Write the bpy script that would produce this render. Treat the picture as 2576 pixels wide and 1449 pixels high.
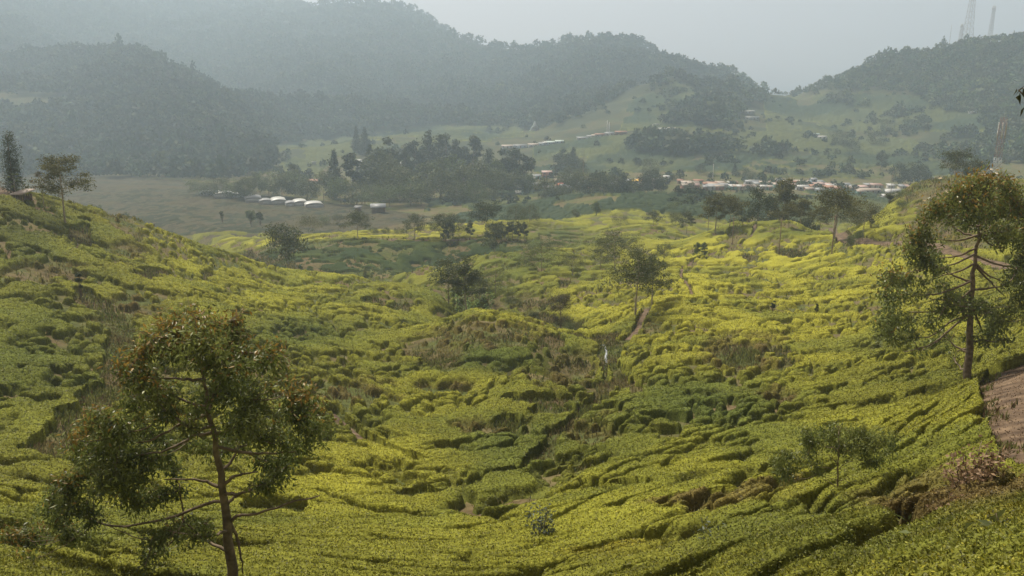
import bpy, math, random
import numpy as np
from math import radians, sin, cos, pi

for o in list(bpy.data.objects):
    bpy.data.objects.remove(o)
scene = bpy.context.scene
random.seed(7)
RNG = np.random.default_rng(11)

# ------------------------------------------------------------------ camera
F_PX = 773.0
PITCH = math.atan(193.0 / 773.0)
cam_data = bpy.data.cameras.new("camera")
cam = bpy.data.objects.new("camera", cam_data)
scene.collection.objects.link(cam)
cam_data.sensor_width = 36.0
cam_data.lens = 36.0 * F_PX / 1024.0
cam_data.clip_start = 0.1
cam_data.clip_end = 12000
cam.location = (0, 0, 0)
cam.rotation_euler = (pi / 2 - PITCH, 0, 0)
scene.camera = cam

# ------------------------------------------------------------------ sky, sun, exposure
SUN_EL, SUN_AZ = radians(57), radians(-36)      # azimuth from +Y, minus = to the left
world = bpy.data.worlds.new("World")
scene.world = world
world.use_nodes = True
wn = world.node_tree.nodes; wl = world.node_tree.links
bg = wn["Background"]
sky = wn.new("ShaderNodeTexSky")
sky.sky_type = 'NISHITA'
sky.sun_disc = False
sky.sun_elevation = SUN_EL
sky.sun_rotation = SUN_AZ
sky.air_density = 1.0
sky.dust_density = 6.0
sky.ozone_density = 1.0
sky.altitude = 1500
hs = wn.new("ShaderNodeHueSaturation")           # high thin cloud greys the whole sky
hs.inputs['Saturation'].default_value = 0.25
wl.new(sky.outputs[0], hs.inputs['Color'])
wm = wn.new("ShaderNodeVectorMath"); wm.operation = 'MULTIPLY'; wm.inputs[1].default_value = (1.24, 0.95, 0.83)   # smoke-tinged air
wl.new(hs.outputs[0], wm.inputs[0]); wl.new(wm.outputs[0], bg.inputs[0])
bg.inputs[1].default_value = 0.075
sun_d = bpy.data.lights.new("sun", 'SUN')
sun_d.energy = 5.0
sun_d.angle = radians(5)
sun_d.color = (1.0, 0.92, 0.77)
sun = bpy.data.objects.new("sun", sun_d)
scene.collection.objects.link(sun)
sd = (sin(SUN_AZ) * cos(SUN_EL), cos(SUN_AZ) * cos(SUN_EL), sin(SUN_EL))
import mathutils
sun.rotation_euler = mathutils.Vector(sd).to_track_quat('Z', 'Y').to_euler()
sun.location = (sd[0] * 300, sd[1] * 300, sd[2] * 300)
vs = scene.view_settings
vs.view_transform = 'Standard'; vs.look = 'None'; vs.gamma = 1; vs.use_curve_mapping = False
vs.exposure = 0.35
cy = scene.cycles
cy.use_denoising = True
cy.max_bounces = 5; cy.diffuse_bounces = 2; cy.glossy_bounces = 2
cy.transmission_bounces = 3; cy.transparent_max_bounces = 4; cy.volume_bounces = 3
cy.use_adaptive_sampling = True
cy.sample_clamp_indirect = 4

# ------------------------------------------------------------------ small helpers
COL = scene.collection
K = 1024.0 / 2576.0
CP, SP = cos(PITCH), sin(PITCH)

def ray(X, Y):
    """photo position (in a 2576 wide frame) -> (x/y, z/y) of the world direction"""
    cx = X * K - 512.0; c = 288.0 - Y * K
    dy = F_PX * CP + c * SP
    return cx / dy, (-F_PX * SP + c * CP) / dy

def world_to_photo(x, y, z):
    yy = y * CP - z * SP
    u = x / yy * F_PX; w = (y * SP + z * CP) / yy * F_PX
    return (512 + u) / K, (288 - w) / K

def hash_u(a, b, c, seed):
    h = (a.astype(np.int64) * 73856093) ^ (b.astype(np.int64) * 19349663) ^ (c.astype(np.int64) * 83492791) ^ (seed * 2654435761)
    h = h.astype(np.uint64).astype(np.uint32)
    h ^= h >> np.uint32(16); h *= np.uint32(0x7feb352d)
    h ^= h >> np.uint32(15); h *= np.uint32(0x846ca68b)
    h ^= h >> np.uint32(16)
    return h

def rnd01(a, b, c, seed):
    return (hash_u(a, b, c, seed) >> np.uint32(8)).astype(np.float32) / np.float32(16777216.0)

def vnoise(x, y, seed=0):
    xi = np.floor(x); yi = np.floor(y)
    fx = (x - xi).astype(np.float32); fy = (y - yi).astype(np.float32)
    fx = fx * fx * (3 - 2 * fx); fy = fy * fy * (3 - 2 * fy)
    xi = xi.astype(np.int64); yi = yi.astype(np.int64); z0 = np.zeros_like(xi)
    a = rnd01(xi, yi, z0, seed); b = rnd01(xi + 1, yi, z0, seed)
    c = rnd01(xi, yi + 1, z0, seed); d = rnd01(xi + 1, yi + 1, z0, seed)
    return (a * (1 - fx) + b * fx) * (1 - fy) + (c * (1 - fx) + d * fx) * fy * 1.0

def fbm(x, y, seed=0, octv=4):
    s = 0; a = 0.5; t = 0
    for i in range(octv):
        s = s + a * vnoise(x, y, seed + i * 17); t += a
        x = x * 2.03 + 5.1; y = y * 2.03 - 3.7; a *= 0.5
    return s / t

def voro3(x, y, z, seed):
    """F1, F2 and a random value of the nearest cell"""
    n = x.size; out1 = np.empty(n, np.float32); out2 = np.empty(n, np.float32); outr = np.empty(n, np.float32)
    CH = 200000
    for s in range(0, n, CH):
        X = x[s:s + CH].astype(np.float32); Y = y[s:s + CH].astype(np.float32); Z = z[s:s + CH].astype(np.float32)
        xi = np.floor(X).astype(np.int32); yi = np.floor(Y).astype(np.int32); zi = np.floor(Z).astype(np.int32)
        f1 = np.full(X.shape, 9, np.float32); f2 = f1.copy(); rr = np.zeros(X.shape, np.float32)
        for i in (-1, 0, 1):
            for j in (-1, 0, 1):
                for k in (-1, 0, 1):
                    a = xi + i; b = yi + j; c = zi + k
                    h = hash_u(a, b, c, seed)
                    jx = (h & np.uint32(1023)).astype(np.float32) / 1023
                    jy = ((h >> np.uint32(10)) & np.uint32(1023)).astype(np.float32) / 1023
                    jz = ((h >> np.uint32(20)) & np.uint32(1023)).astype(np.float32) / 1023
                    d = np.sqrt((a + jx - X) ** 2 + (b + jy - Y) ** 2 + (c + jz - Z) ** 2)
                    m = d < f1
                    f2 = np.where(m, f1, np.minimum(f2, d))
                    rr = np.where(m, jx * 0.5 + jz * 0.5, rr)
                    f1 = np.where(m, d, f1)
        out1[s:s + CH] = f1; out2[s:s + CH] = f2; outr[s:s + CH] = rr
    return out1, out2, outr

def sstep(a, b, x):
    t = np.clip((x - a) / (b - a), 0, 1)
    return t * t * (3 - 2 * t)

# ------------------------------------------------------------------ the lie of the land
PROF = {
 -300: [(14,1449),(20,1350),(30,1190),(45,1000),(60,840),(78,660),(98,520),(112,420),(128,470),(160,560),(250,560),(400,490),(500,460),(560,445),(700,380),(850,240),(1050,180),(1400,40),(1900,-130)],
 0: [(15,1449),(22,1330),(32,1180),(45,1000),(60,850),(78,700),(95,570),(108,485),(120,480),(135,560),(200,600),(300,590),(420,498),(520,460),(580,445),(700,380),(850,250),(1000,200),(1400,50),(1900,-110),(2400,-150)],
 200: [(16,1449),(24,1320),(35,1150),(48,1000),(65,850),(85,700),(105,590),(120,518),(135,580),(180,640),(300,596),(350,552),(420,502),(500,468),(580,448),(660,425),(760,340),(900,240),(1000,170),(1060,130),(1200,200),(1500,130),(2000,-60),(2400,-130)],
 350: [(17,1449),(27,1300),(38,1130),(52,980),(70,830),(92,700),(112,620),(128,562),(140,620),(190,690),(250,660),(300,600),(350,555),(420,505),(500,468),(580,448),(680,410),(780,300),(900,200),(1030,125),(1200,220),(1500,130),(2000,-20),(2400,-100)],
 550: [(18,1449),(28,1300),(40,1130),(55,980),(75,830),(98,740),(120,680),(138,645),(150,690),(200,700),(235,628),(250,606),(272,640),(300,600),(350,555),(430,500),(500,470),(580,452),(660,425),(760,335),(860,255),(950,235),(1150,300),(1500,170),(2000,20),(2400,-50)],
 700: [(18,1449),(28,1310),(42,1130),(58,980),(78,850),(100,770),(125,725),(148,690),(165,730),(185,700),(200,665),(215,642),(222,626),(245,597),(270,630),(300,602),(350,560),(430,507),(500,474),(560,452),(620,425),(680,398),(740,370),(800,385),(900,345),(1100,260),(1500,140),(1900,40),(2300,0)],
 900: [(19,1449),(30,1300),(44,1130),(60,990),(80,880),(103,790),(128,735),(152,708),(170,745),(188,700),(205,655),(218,618),(222,607),(232,600),(252,582),(272,620),(300,595),(340,565),(390,535),(430,512),(480,490),(550,460),(640,420),(720,375),(800,345),(850,362),(1000,300),(1300,200),(1700,80),(2000,14),(2200,60)],
 1080: [(20,1449),(30,1310),(40,1190),(52,1080),(65,985),(80,902),(100,826),(120,768),(138,725),(155,775),(168,740),(178,700),(185,668),(195,695),(207,680),(217,645),(226,612),(233,600),(246,590),(262,568),(285,605),(320,575),(380,535),(430,508),(520,465),(620,425),(720,380),(800,342),(870,319),(930,338),(1100,290),(1500,160),(1800,80),(1950,45),(2150,100)],
 1200: [(20,1449),(30,1300),(36,1215),(45,1130),(55,1050),(63,1000),(70,932),(78,868),(88,812),(101,787),(116,825),(125,800),(132,768),(145,735),(160,690),(178,652),(193,692),(207,675),(222,620),(232,597),(248,585),(270,562),(290,590),(330,560),(400,520),(480,485),(560,450),(680,400),(780,350),(860,320),(930,337),(1100,290),(1400,200),(1700,115),(1850,160)],
 1350: [(20,1449),(29,1300),(35,1220),(38,1190),(44,1130),(50,1060),(56,1000),(60,962),(64,940),(69,972),(75,905),(84,845),(95,814),(107,850),(114,815),(122,780),(132,740),(145,705),(155,688),(170,650),(182,625),(200,650),(215,625),(235,595),(262,568),(285,556),(310,575),(350,548),(420,510),(500,478),(560,448),(680,395),(760,360),(830,328),(900,340),(1050,290),(1300,200),(1550,134),(1700,170)],
 1480: [(18,1449),(26,1310),(34,1210),(40,1150),(50,1060),(58,1010),(66,988),(75,938),(84,866),(95,850),(105,815),(115,780),(130,735),(145,700),(160,670),(180,640),(205,605),(220,615),(245,592),(280,560),(320,530),(360,503),(390,492),(420,512),(470,482),(530,450),(640,405),(700,370),(760,340),(850,310),(1000,270),(1250,170),(1450,112),(1600,150)],
 1560: [(17,1449),(25,1310),(33,1200),(42,1110),(52,1030),(62,970),(72,920),(84,862),(95,825),(108,790),(122,745),(140,705),(160,668),(185,630),(215,600),(250,575),(290,545),(340,512),(375,495),(400,515),(470,480),(530,450),(620,415),(690,360),(740,338),(800,320),(900,270),(1100,215),(1300,150),(1430,113),(1600,150)],
 1700: [(16,1449),(24,1300),(32,1190),(42,1100),(53,1010),(64,935),(76,880),(90,820),(105,770),(122,720),(145,680),(170,645),(200,610),(235,585),(260,572),(300,548),(340,512),(375,480),(400,500),(470,478),(520,455),(560,440),(640,390),(710,340),(780,310),(870,265),(960,212),(1010,235),(1200,185),(1380,156),(1500,200)],
 1850: [(14,1449),(21,1320),(28,1210),(36,1130),(45,1050),(56,980),(68,910),(82,850),(98,800),(115,755),(135,710),(155,665),(175,620),(190,578),(200,560),(218,605),(280,580),(330,540),(400,500),(440,487),(500,463),(530,450),(600,420),(700,360),(800,310),(900,262),(1000,248),(1150,232),(1250,208),(1400,240)],
 1925: [(13,1449),(20,1320),(28,1200),(36,1120),(45,1040),(56,975),(68,908),(82,848),(97,798),(114,750),(133,705),(152,660),(170,618),(185,580),(195,562),(214,602),(275,580),(330,540),(400,500),(500,465),(530,452),(600,420),(700,365),(800,315),(900,275),(1000,255),(1060,244),(1200,256)],
 2000: [(12,1449),(19,1320),(27,1200),(35,1120),(44,1040),(55,975),(67,910),(80,850),(95,800),(112,750),(130,705),(150,660),(168,615),(182,580),(192,563),(210,600),(270,580),(330,540),(400,500),(500,466),(540,452),(600,420),(700,370),(800,320),(900,285),(1000,262),(1070,240),(1120,222),(1250,260)],
 2130: [(11.5,1449),(15.5,1350),(20.5,1260),(27,1180),(35,1100),(43,1035),(54,965),(66,900),(79,840),(94,790),(110,740),(127,690),(142,645),(156,606),(168,592),(180,580),(195,602),(250,590),(330,545),(400,505),(500,468),(540,455),(620,415),(720,370),(820,320),(920,260),(1000,215),(1060,195),(1200,230)],
 2280: [(10,1449),(13,1360),(17.5,1270),(22,1190),(29,1110),(37,1040),(47,970),(58,900),(70,840),(84,790),(100,740),(117,690),(130,640),(142,606),(150,582),(165,535),(182,495),(200,468),(220,500),(300,530),(400,505),(500,470),(540,458),(620,415),(720,370),(820,310),(920,230),(1000,155),(1040,132),(1200,180)],
 2450: [(8.5,1449),(11,1370),(14.5,1280),(17.8,1200),(22,1130),(26,1060),(33,1000),(40,975),(46,945),(54,900),(66,840),(78,790),(92,740),(105,700),(118,650),(130,602),(145,560),(165,512),(185,470),(200,447),(225,490),(300,530),(400,505),(500,465),(600,420),(700,360),(800,290),(900,200),(980,118),(1100,170)],
 2576: [(7.5,1449),(10,1370),(13,1290),(16.5,1210),(20.5,1120),(25,1040),(30,985),(34,945),(42,900),(52,850),(66,790),(80,740),(95,690),(110,650),(125,602),(145,555),(165,512),(190,478),(205,458),(230,500),(300,530),(400,500),(500,465),(600,400),(700,320),(800,240),(900,155),(960,108),(1100,160)],
 2880: [(6.5,1440),(10,1330),(13,1260),(16,1180),(20,1095),(25,1020),(30,965),(36,925),(44,880),(54,825),(66,780),(80,730),(95,680),(110,640),(125,592),(145,545),(165,505),(190,470),(205,450),(230,495),(300,530),(400,500),(500,460),(600,380),(700,300),(800,215),(900,130),(960,90),(1100,150)],
}
_pts = []
for X, prof in PROF.items():
    # the columns fan out: the same picture column is a slightly different azimuth at each height
    low = 9999
    for D, Y in prof:
        if Y > low and D < 420: Y = low + (Y - low) * 1.9      # hidden ground behind a crest lies well below the sight line
        low = min(low, Y)
        u, t = ray(X, Y)
        _pts.append((u, math.log(D), t))
    D, Y = prof[0]; u, t = ray(X, Y)
    _pts.append((u, math.log(D * 0.5), t * 1.35)); _pts.append((u, math.log(D * 0.25), t * 1.9))
    D, Y = prof[-1]; u, t = ray(X, Y)
    _pts.append((u, math.log(D * 1.3), t - 0.10)); _pts.append((u, math.log(D * 2.0), t - 0.22))
_pts = np.array(_pts)
KU = 1.15
def _rbf_fit():
    A = _pts[:, :2] * (KU, 1)
    n = len(A)
    d = np.hypot(A[:, None, 0] - A[None, :, 0], A[:, None, 1] - A[None, :, 1])
    P = np.c_[np.ones(n), A]
    Kk = np.where(d > 0, d ** 1.6, 0) * -1.0 + np.eye(n) * -2e-4 * 0
    M = np.block([[Kk, P], [P.T, np.zeros((3, 3))]])
    return A, np.linalg.solve(M, np.r_[_pts[:, 2], 0, 0, 0])
_A, _W = _rbf_fit()
GU = np.linspace(-1.0, 1.0, 340); GV = np.linspace(math.log(1.5), math.log(3300), 620)
def _rbf_grid():
    uu, vv = np.meshgrid(GU, GV)
    q = np.c_[uu.ravel() * KU, vv.ravel()]
    out = np.empty(len(q))
    for s in range(0, len(q), 20000):
        b = q[s:s + 20000]
        d2 = (b[:, None, 0] - _A[None, :, 0]) ** 2 + (b[:, None, 1] - _A[None, :, 1]) ** 2
        out[s:s + 20000] = -(d2 ** 0.8) @ _W[:-3] + _W[-3] + b @ _W[-2:]
    g = out.reshape(uu.shape)
    for _ in range(2):      # soften the creases a little
        g[1:-1, 1:-1] = (g[1:-1, 1:-1] * 4 + g[:-2, 1:-1] + g[2:, 1:-1] + g[1:-1, :-2] + g[1:-1, 2:]) / 8
    return g
GT = _rbf_grid()

def ground_z(x, y):
    """height of the land at world x, y (arrays)"""
    x = np.asarray(x, float); y = np.maximum(np.asarray(y, float), 1.6)
    u = np.clip(x / y, -0.999, 0.999); v = np.clip(np.log(y), GV[0], GV[-1] - 1e-6)
    fu = (u - GU[0]) / (GU[1] - GU[0]); fv = (v - GV[0]) / (GV[1] - GV[0])
    iu = np.clip(fu.astype(int), 0, len(GU) - 2); iv = np.clip(fv.astype(int), 0, len(GV) - 2)
    fu -= iu; fv -= iv
    g = (GT[iv, iu] * (1 - fu) + GT[iv, iu + 1] * fu) * (1 - fv) + (GT[iv + 1, iu] * (1 - fu) + GT[iv + 1, iu + 1] * fu) * fv
    z = g * y
    z = z + (fbm(x / 7.0, y / 7.0, 3, 3) - 0.5) * 0.9 * sstep(18, 60, y) + (fbm(x / 26.0, y / 26.0, 5, 2) - 0.5) * 1.6 * sstep(60, 120, y)
    far = sstep(650, 1000, y)
    gul = 1 - np.abs(fbm(x / 190.0 + 7, y / 190.0, 9, 4) - 0.5) * 4
    z = z + far * (gul - 0.5) * 20
    return z

def gz(x, y):
    return float(ground_z(np.array([x]), np.array([y]))[0])

def at(X, D):
    """point of the land seen in photo column X at depth D"""
    Y = 700.0
    for _ in range(6):
        u, t = ray(X, Y)
        z = gz(u * D, D)
        _, Y = world_to_photo(u * D, D, z)
    return u * D, D, z, Y

def make_mesh(name, co, faces, mat=None, smooth=False, cols=None, parent=None):
    """co (n,3), faces (m,3|4) numpy arrays -> one mesh object"""
    co = np.ascontiguousarray(co, np.float32); faces = np.ascontiguousarray(faces, np.int32)
    m, k = faces.shape
    me = bpy.data.meshes.new(name)
    me.vertices.add(len(co)); me.vertices.foreach_set('co', co.ravel())
    me.loops.add(m * k); me.loops.foreach_set('vertex_index', faces.ravel())
    me.polygons.add(m); me.polygons.foreach_set('loop_start', np.arange(0, m * k, k, dtype=np.int32))
    if smooth:
        me.polygons.foreach_set('use_smooth', np.ones(m, bool))
    me.update(calc_edges=True)
    if cols is not None:
        dom = 'POINT' if len(cols) == len(co) else 'FACE'
        at_ = me.attributes.new('tint', 'FLOAT_COLOR', dom)
        c4 = np.ones((len(cols), 4), np.float32); c4[:, :3] = cols
        at_.data.foreach_set('color', c4.ravel())
    if mat: me.materials.append(mat)
    ob = bpy.data.objects.new(name, me); COL.objects.link(ob)
    if parent: ob.parent = parent
    return ob

def tag(o, label=None, cat=None, group=None, kind=None):
    if label: o['label'] = label
    if cat: o['category'] = cat
    if group: o['group'] = group
    if kind: o['kind'] = kind
    return o

# ------------------------------------------------------------------ where things are on the land
_TX = np.linspace(-200, 2800, 601)
_TD = np.exp(np.linspace(math.log(3), math.log(2900), 1500))
def _ytab():
    tab = np.empty((len(_TX), len(_TD)), np.float32)
    for i, X in enumerate(_TX):
        Y = np.full(len(_TD), 700.0)
        for _ in range(5):
            cx = X * K - 512.0; c = 288.0 - Y * K
            u = cx / (F_PX * CP + c * SP)
            z = ground_z(u * _TD, _TD)
            w = (_TD * SP + z * CP) / (_TD * CP - z * SP) * F_PX
            Y = np.clip((288 - w) / K, -900, 2600)
        tab[i] = Y
    return tab
YTAB = _ytab()

def find_D(X, Y, dmin=3.0):
    """depth at which the sight line through photo position (X, Y) first meets the land beyond dmin"""
    i = int(np.clip(round((X + 200) / 5.0), 0, 600))
    k0 = int(np.searchsorted(_TD, dmin))
    acc = np.minimum.accumulate(YTAB[i, k0:])
    k = int(np.argmax(acc <= Y)) if (acc <= Y).any() else -1
    return None if k < 0 else float(_TD[k0 + k])

def place(X, D):
    x, y, z, Y = at(X, D)
    return x, y, z

def in_poly(px, py, poly):
    inside = np.zeros(px.shape, bool); n = len(poly); j = n - 1
    for i in range(n):
        xi, yi = poly[i]; xj, yj = poly[j]
        c = ((yi > py) != (yj > py)) & (px < (xj - xi) * (py - yi) / (yj - yi + 1e-9) + xi)
        inside ^= c; j = i
    return inside

def line_dist(px, py, pts):
    d = np.full(px.shape, 1e9)
    for (x0, y0), (x1, y1) in zip(pts[:-1], pts[1:]):
        dx, dy = x1 - x0, y1 - y0; L = dx * dx + dy * dy + 1e-9
        t = np.clip(((px - x0) * dx + (py - y0) * dy) / L, 0, 1)
        d = np.minimum(d, np.hypot(px - x0 - t * dx, py - y0 - t * dy))
    return d

def ground_line(pts, dmins=None):
    """photo polyline -> world xy polyline on the land"""
    out = []
    for k, (X, Y) in enumerate(pts):
        D = find_D(X, Y, 3 if dmins is None else dmins)
        if D is None: continue
        x, y, z = place(X, D)
        out.append((x, y))
    return out

# tracks (photo positions, half width in metres, nearest depth, name)
TRACKS = [
    ([(1900,566),(1897,585),(1885,605),(1850,622),(1790,640),(1745,657),(1716,678),(1712,698),(1728,718),(1738,735),(1742,752)], 0.38, 60, 'footpath'),
    ([(1628,778),(1618,800),(1606,825),(1592,848),(1575,858)], .55, 60, 'ditch_path'),
    ([(740,640),(800,630),(850,613),(900,607),(1000,605),(1100,604),(1200,603),(1290,595),(1345,584)], 1.1, 205, 'dirt_track'),
    ([(2330,618),(2288,610),(2180,611),(2128,606),(2112,590),(2095,575)], 1.7, 135, 'hill_road'),
    ([(2280,607),(2400,645),(2500,665),(2640,690)], 1.5, 80, 'hill_road'),
    ([(832,1045),(870,1075),(910,1110),(960,1140),(1010,1160),(1060,1182)], 0.45, 20, 'footpath'),
    ([(-60,492),(0,489),(45,479),(80,480)], 2.2, 95, 'hill_road'),
]
GAPS = [   # no tea here, grass and brush instead: (photo polyline, half width m, dmin)
    ([(212,742),(250,780),(310,830),(300,900),(292,980),(235,1040),(180,1090),(150,1150)], 1.2, 20),
    ([(1518,872),(1524,930),(1520,990),(1470,1050),(1400,1110),(1352,1178),(1300,1205),(1235,1215)], .65, 20),
    ([(1440,850),(1500,860),(1540,850)], 1.8, 60),
    ([(1540,862),(1542,900),(1545,940),(1560,975)], .8, 40),
    ([(1560,868),(1556,900),(1558,940),(1575,975),(1600,1000),(1640,1020)], .5, 40),
    ([(1240,800),(1330,808),(1400,822),(1440,830)], 1.6, 98),
    ([(620,640),(700,660),(760,700)], 1.6, 160),
]
TRACKS_W = [(ground_line(p, dm), hw, nm) for p, hw, dm, nm in TRACKS]
GAPS_W = [(ground_line(p, dm), hw) for p, hw, dm in GAPS]
ROAD_W = []   # the dirt road at the right edge, as a ground polygon
for X, Y in [(2452,985),(2478,955),(2530,938),(2640,905),(2900,880),(2900,1120),(2740,1250),(2600,1262),(2535,1232),(2500,1180),(2478,1110),(2462,1040)]:
    D = find_D(X, Y, 3); ROAD_W.append(place(X, D)[:2])

# patches of land: cx, cy, rx, ry (photo), dmin, dmax, kind
BARE = [
    (208,590,34,34,70,118),(225,765,42,26,40,90),(320,880,40,24,40,90),(385,700,40,20,60,120),(520,700,22,14,70,130),(1010,776,62,13,70,125),(945,765,40,10,70,125),
    (1085,905,80,20,50,98),(1250,855,60,12,50,98),(1385,868,40,22,50,98),(1450,930,34,22,45,98),(1345,1022,85,16,30,70),
    (1275,1078,46,16,25,60),(1400,1050,60,18,25,60),(1060,1262,95,12,18,60),(690,1300,90,26,14,50),(1490,1190,60,8,20,60),
    (1335,768,46,16,98,140),(1870,905,60,26,40,100),(1960,900,60,20,40,100),(1885,650,26,9,110,200),(1985,640,34,9,110,200),(2340,640,60,18,85,160),
    (1430,832,50,10,85,120),(1190,752,52,18,115,135),(1420,715,20,9,110,170),(1600,1245,50,9,14,40),(1480,1240,40,9,14,40),(2150,612,50,16,130,172),(350,600,18,14,80,130),
]
BROWN = [  # brown, pruned or dying bushes
    (1240,850,150,40,50,98),(1430,940,90,50,40,98),(1100,890,100,40,50,98),(1200,1090,70,30,25,60),(1335,770,70,28,98,140),(1640,830,40,20,80,130),
    (1870,900,130,50,40,100),(1990,640,60,14,110,200),(300,560,60,30,80,130),(330,640,50,30,80,130),(120,690,110,30,60,110),(330,790,110,40,45,100),
    (2400,560,120,70,110,215),(2350,480,130,50,140,215),(1950,1010,60,25,30,60),(1480,1110,90,40,25,60),(2400,1310,260,70,4,20),(1800,1250,250,60,4,25),(1650,480,90,14,300,400),(1450,500,80,18,280,420),
    (1360,960,80,22,45,70),(900,1000,100,30,40,80),(1120,985,70,20,40,80),
]
TONES = [  # cx, cy, rx, ry, dmin, dmax, colour name, weight
    (1700,740,260,90,60,210,'yellow',.85),(1950,640,330,70,60,215,'yellow',.9),(2100,760,260,110,50,160,'yellow',.75),(1500,760,140,50,90,160,'yellow',.7),
    (1700,870,160,60,50,120,'yellow',.6),(2000,880,200,60,40,120,'yellow',.35),(1560,960,50,90,40,90,'yellow',.6),
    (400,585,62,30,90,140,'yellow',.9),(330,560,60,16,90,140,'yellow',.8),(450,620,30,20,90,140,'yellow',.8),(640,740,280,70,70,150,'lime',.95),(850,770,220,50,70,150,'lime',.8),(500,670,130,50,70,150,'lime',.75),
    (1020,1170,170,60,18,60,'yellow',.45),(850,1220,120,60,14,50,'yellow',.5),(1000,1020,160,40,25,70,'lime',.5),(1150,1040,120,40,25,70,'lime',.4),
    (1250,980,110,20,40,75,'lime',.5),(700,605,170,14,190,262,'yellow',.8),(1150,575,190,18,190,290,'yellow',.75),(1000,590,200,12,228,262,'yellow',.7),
    (1230,797,190,20,88,112,'lime',.9),(1440,848,100,18,80,102,'lime',.9),(1050,690,120,30,150,187,'lime',.8),(1300,650,110,30,150,183,'green',.5),(1600,560,250,24,190,320,'lime',.6),(1500,600,90,50,160,205,'lime',.5),  # lime tea on the crests, painted lighter to model the lit relief
    (750,670,260,60,158,224,'deep',1.0),(1000,650,300,60,188,227,'deep',1.0),(1200,645,240,60,188,227,'deep',1.0),(1400,600,90,30,196,260,'deep',.8),  # steep slopes behind the crests: their shade is put into the bush colour
    (1340,770,60,30,98,140,'green',.6),(1180,745,120,34,112,145,'green',.9),(1340,660,80,40,140,183,'green',.8),(1200,700,120,24,140,172,'green',.5),(1620,830,60,24,80,120,'green',.6),
    (750,850,150,40,60,110,'green',.7),(1480,700,60,30,130,170,'green',.5),(1600,690,70,24,130,170,'green',.5),(1900,590,140,14,175,215,'green',.6),
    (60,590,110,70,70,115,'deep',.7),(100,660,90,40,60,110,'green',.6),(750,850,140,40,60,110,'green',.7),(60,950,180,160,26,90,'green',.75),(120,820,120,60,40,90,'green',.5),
    (1200,910,100,30,45,98,'green',1.0),(1200,910,90,26,45,98,'green',.9),(1290,1140,150,60,22,55,'green',.9),(1400,910,90,50,45,98,'green',.7),(1130,880,200,30,55,98,'green',.3),
    (1700,1000,140,50,30,70,'green',.75),(1800,1050,200,70,25,60,'green',.95),(1850,1040,120,40,25,60,'green',.4),(1450,1150,170,60,20,55,'olive',.6),
    (1650,1130,120,30,18,50,'lime',.4),(2250,1010,220,60,20,60,'olive',.5),(2200,1160,200,70,8,40,'olive',.5),(2150,1090,200,40,10,40,'lime',.3),
    (2380,540,160,80,110,215,'olive',.6),(2000,590,60,14,160,215,'green',.6),
    (1900,1300,300,70,3,16,'yolk',.5),(2300,1380,300,70,3,10,'yolk',.6),(1500,1400,140,40,3,20,'yolk',.4),(2500,560,120,60,110,215,'olive',.5),
]
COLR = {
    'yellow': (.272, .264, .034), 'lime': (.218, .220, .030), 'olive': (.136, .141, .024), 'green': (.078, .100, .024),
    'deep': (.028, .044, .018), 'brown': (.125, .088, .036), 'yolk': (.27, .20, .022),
}
PLAIN = [(-60,600),(-60,440),(300,440),(560,465),(700,490),(820,510),(1000,532),(1090,545),(900,588),(700,600),(560,604),(400,585)]

def land_masks(x, y, z):
    """for arrays of world positions: (tea 0..1, brown 0..1, colour (n,3), grass-colour)"""
    X, Y = world_to_photo(x, y, z)
    wob = (fbm(x / 2.2, y / 2.2, 41, 3) - 0.5)
    n = x.size
    bare = np.zeros(n); brown = np.zeros(n)
    for cx, cy_, rx, ry, d0, d1 in BARE:
        m = (y > d0) & (y < d1)
        if not m.any(): continue
        q = np.hypot((X[m] - cx) / rx, (Y[m] - cy_) / ry) + wob[m] * 1.3
        bare[m] = np.maximum(bare[m], 1 - sstep(.75, 1.0, q))
    for cx, cy_, rx, ry, d0, d1 in BROWN:
        m = (y > d0) & (y < d1)
        if not m.any(): continue
        q = np.hypot((X[m] - cx) / rx, (Y[m] - cy_) / ry) + wob[m] * 1.4
        brown[m] = np.maximum(brown[m], 1 - sstep(.5, 1.1, q))
    for pts, hw, nm in TRACKS_W:
        d = line_dist(x, y, pts) + wob * 0.5
        bare = np.maximum(bare, 1 - sstep(hw * .9, hw * 1.15, d))
    for pts, hw in GAPS_W:
        d = line_dist(x, y, pts) + wob * 1.6
        bare = np.maximum(bare, 1 - sstep(hw * .7, hw * 1.2, d))
    rd = in_poly(x, y, ROAD_W)
    bare[rd] = 1
    n12 = fbm(x / 14, y / 14, 77, 3); n4 = fbm(x / 4.2, y / 4.2, 78, 3)
    c = np.empty((n, 3)); ol = np.array(COLR['olive']); li = np.array(COLR['lime']); gr = np.array(COLR['green'])
    w = sstep(.4, .7, n12)[:, None]
    c[:] = ol * (1 - w) + (li * .6 + ol * .4) * w
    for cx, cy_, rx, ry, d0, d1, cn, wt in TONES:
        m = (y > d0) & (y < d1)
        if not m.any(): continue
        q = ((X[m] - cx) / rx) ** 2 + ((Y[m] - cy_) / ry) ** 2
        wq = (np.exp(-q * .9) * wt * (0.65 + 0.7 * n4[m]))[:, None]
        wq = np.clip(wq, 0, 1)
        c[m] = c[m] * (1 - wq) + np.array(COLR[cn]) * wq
    c = c * (0.8 + 0.4 * n4[:, None])
    w = (sstep(.52, .72, fbm(x / 6.5, y / 6.5, 79, 3)) * .45)[:, None]
    c = c * (1 - w) + gr * w
    c = c * np.array((1.16, 1.15, 1.05))
    bw = np.clip(brown * .8 * (.4 + n4), 0, 1)[:, None]
    c = c * (1 - bw) + np.array(COLR['brown']) * bw
    return bare, brown, c, X, Y

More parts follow.
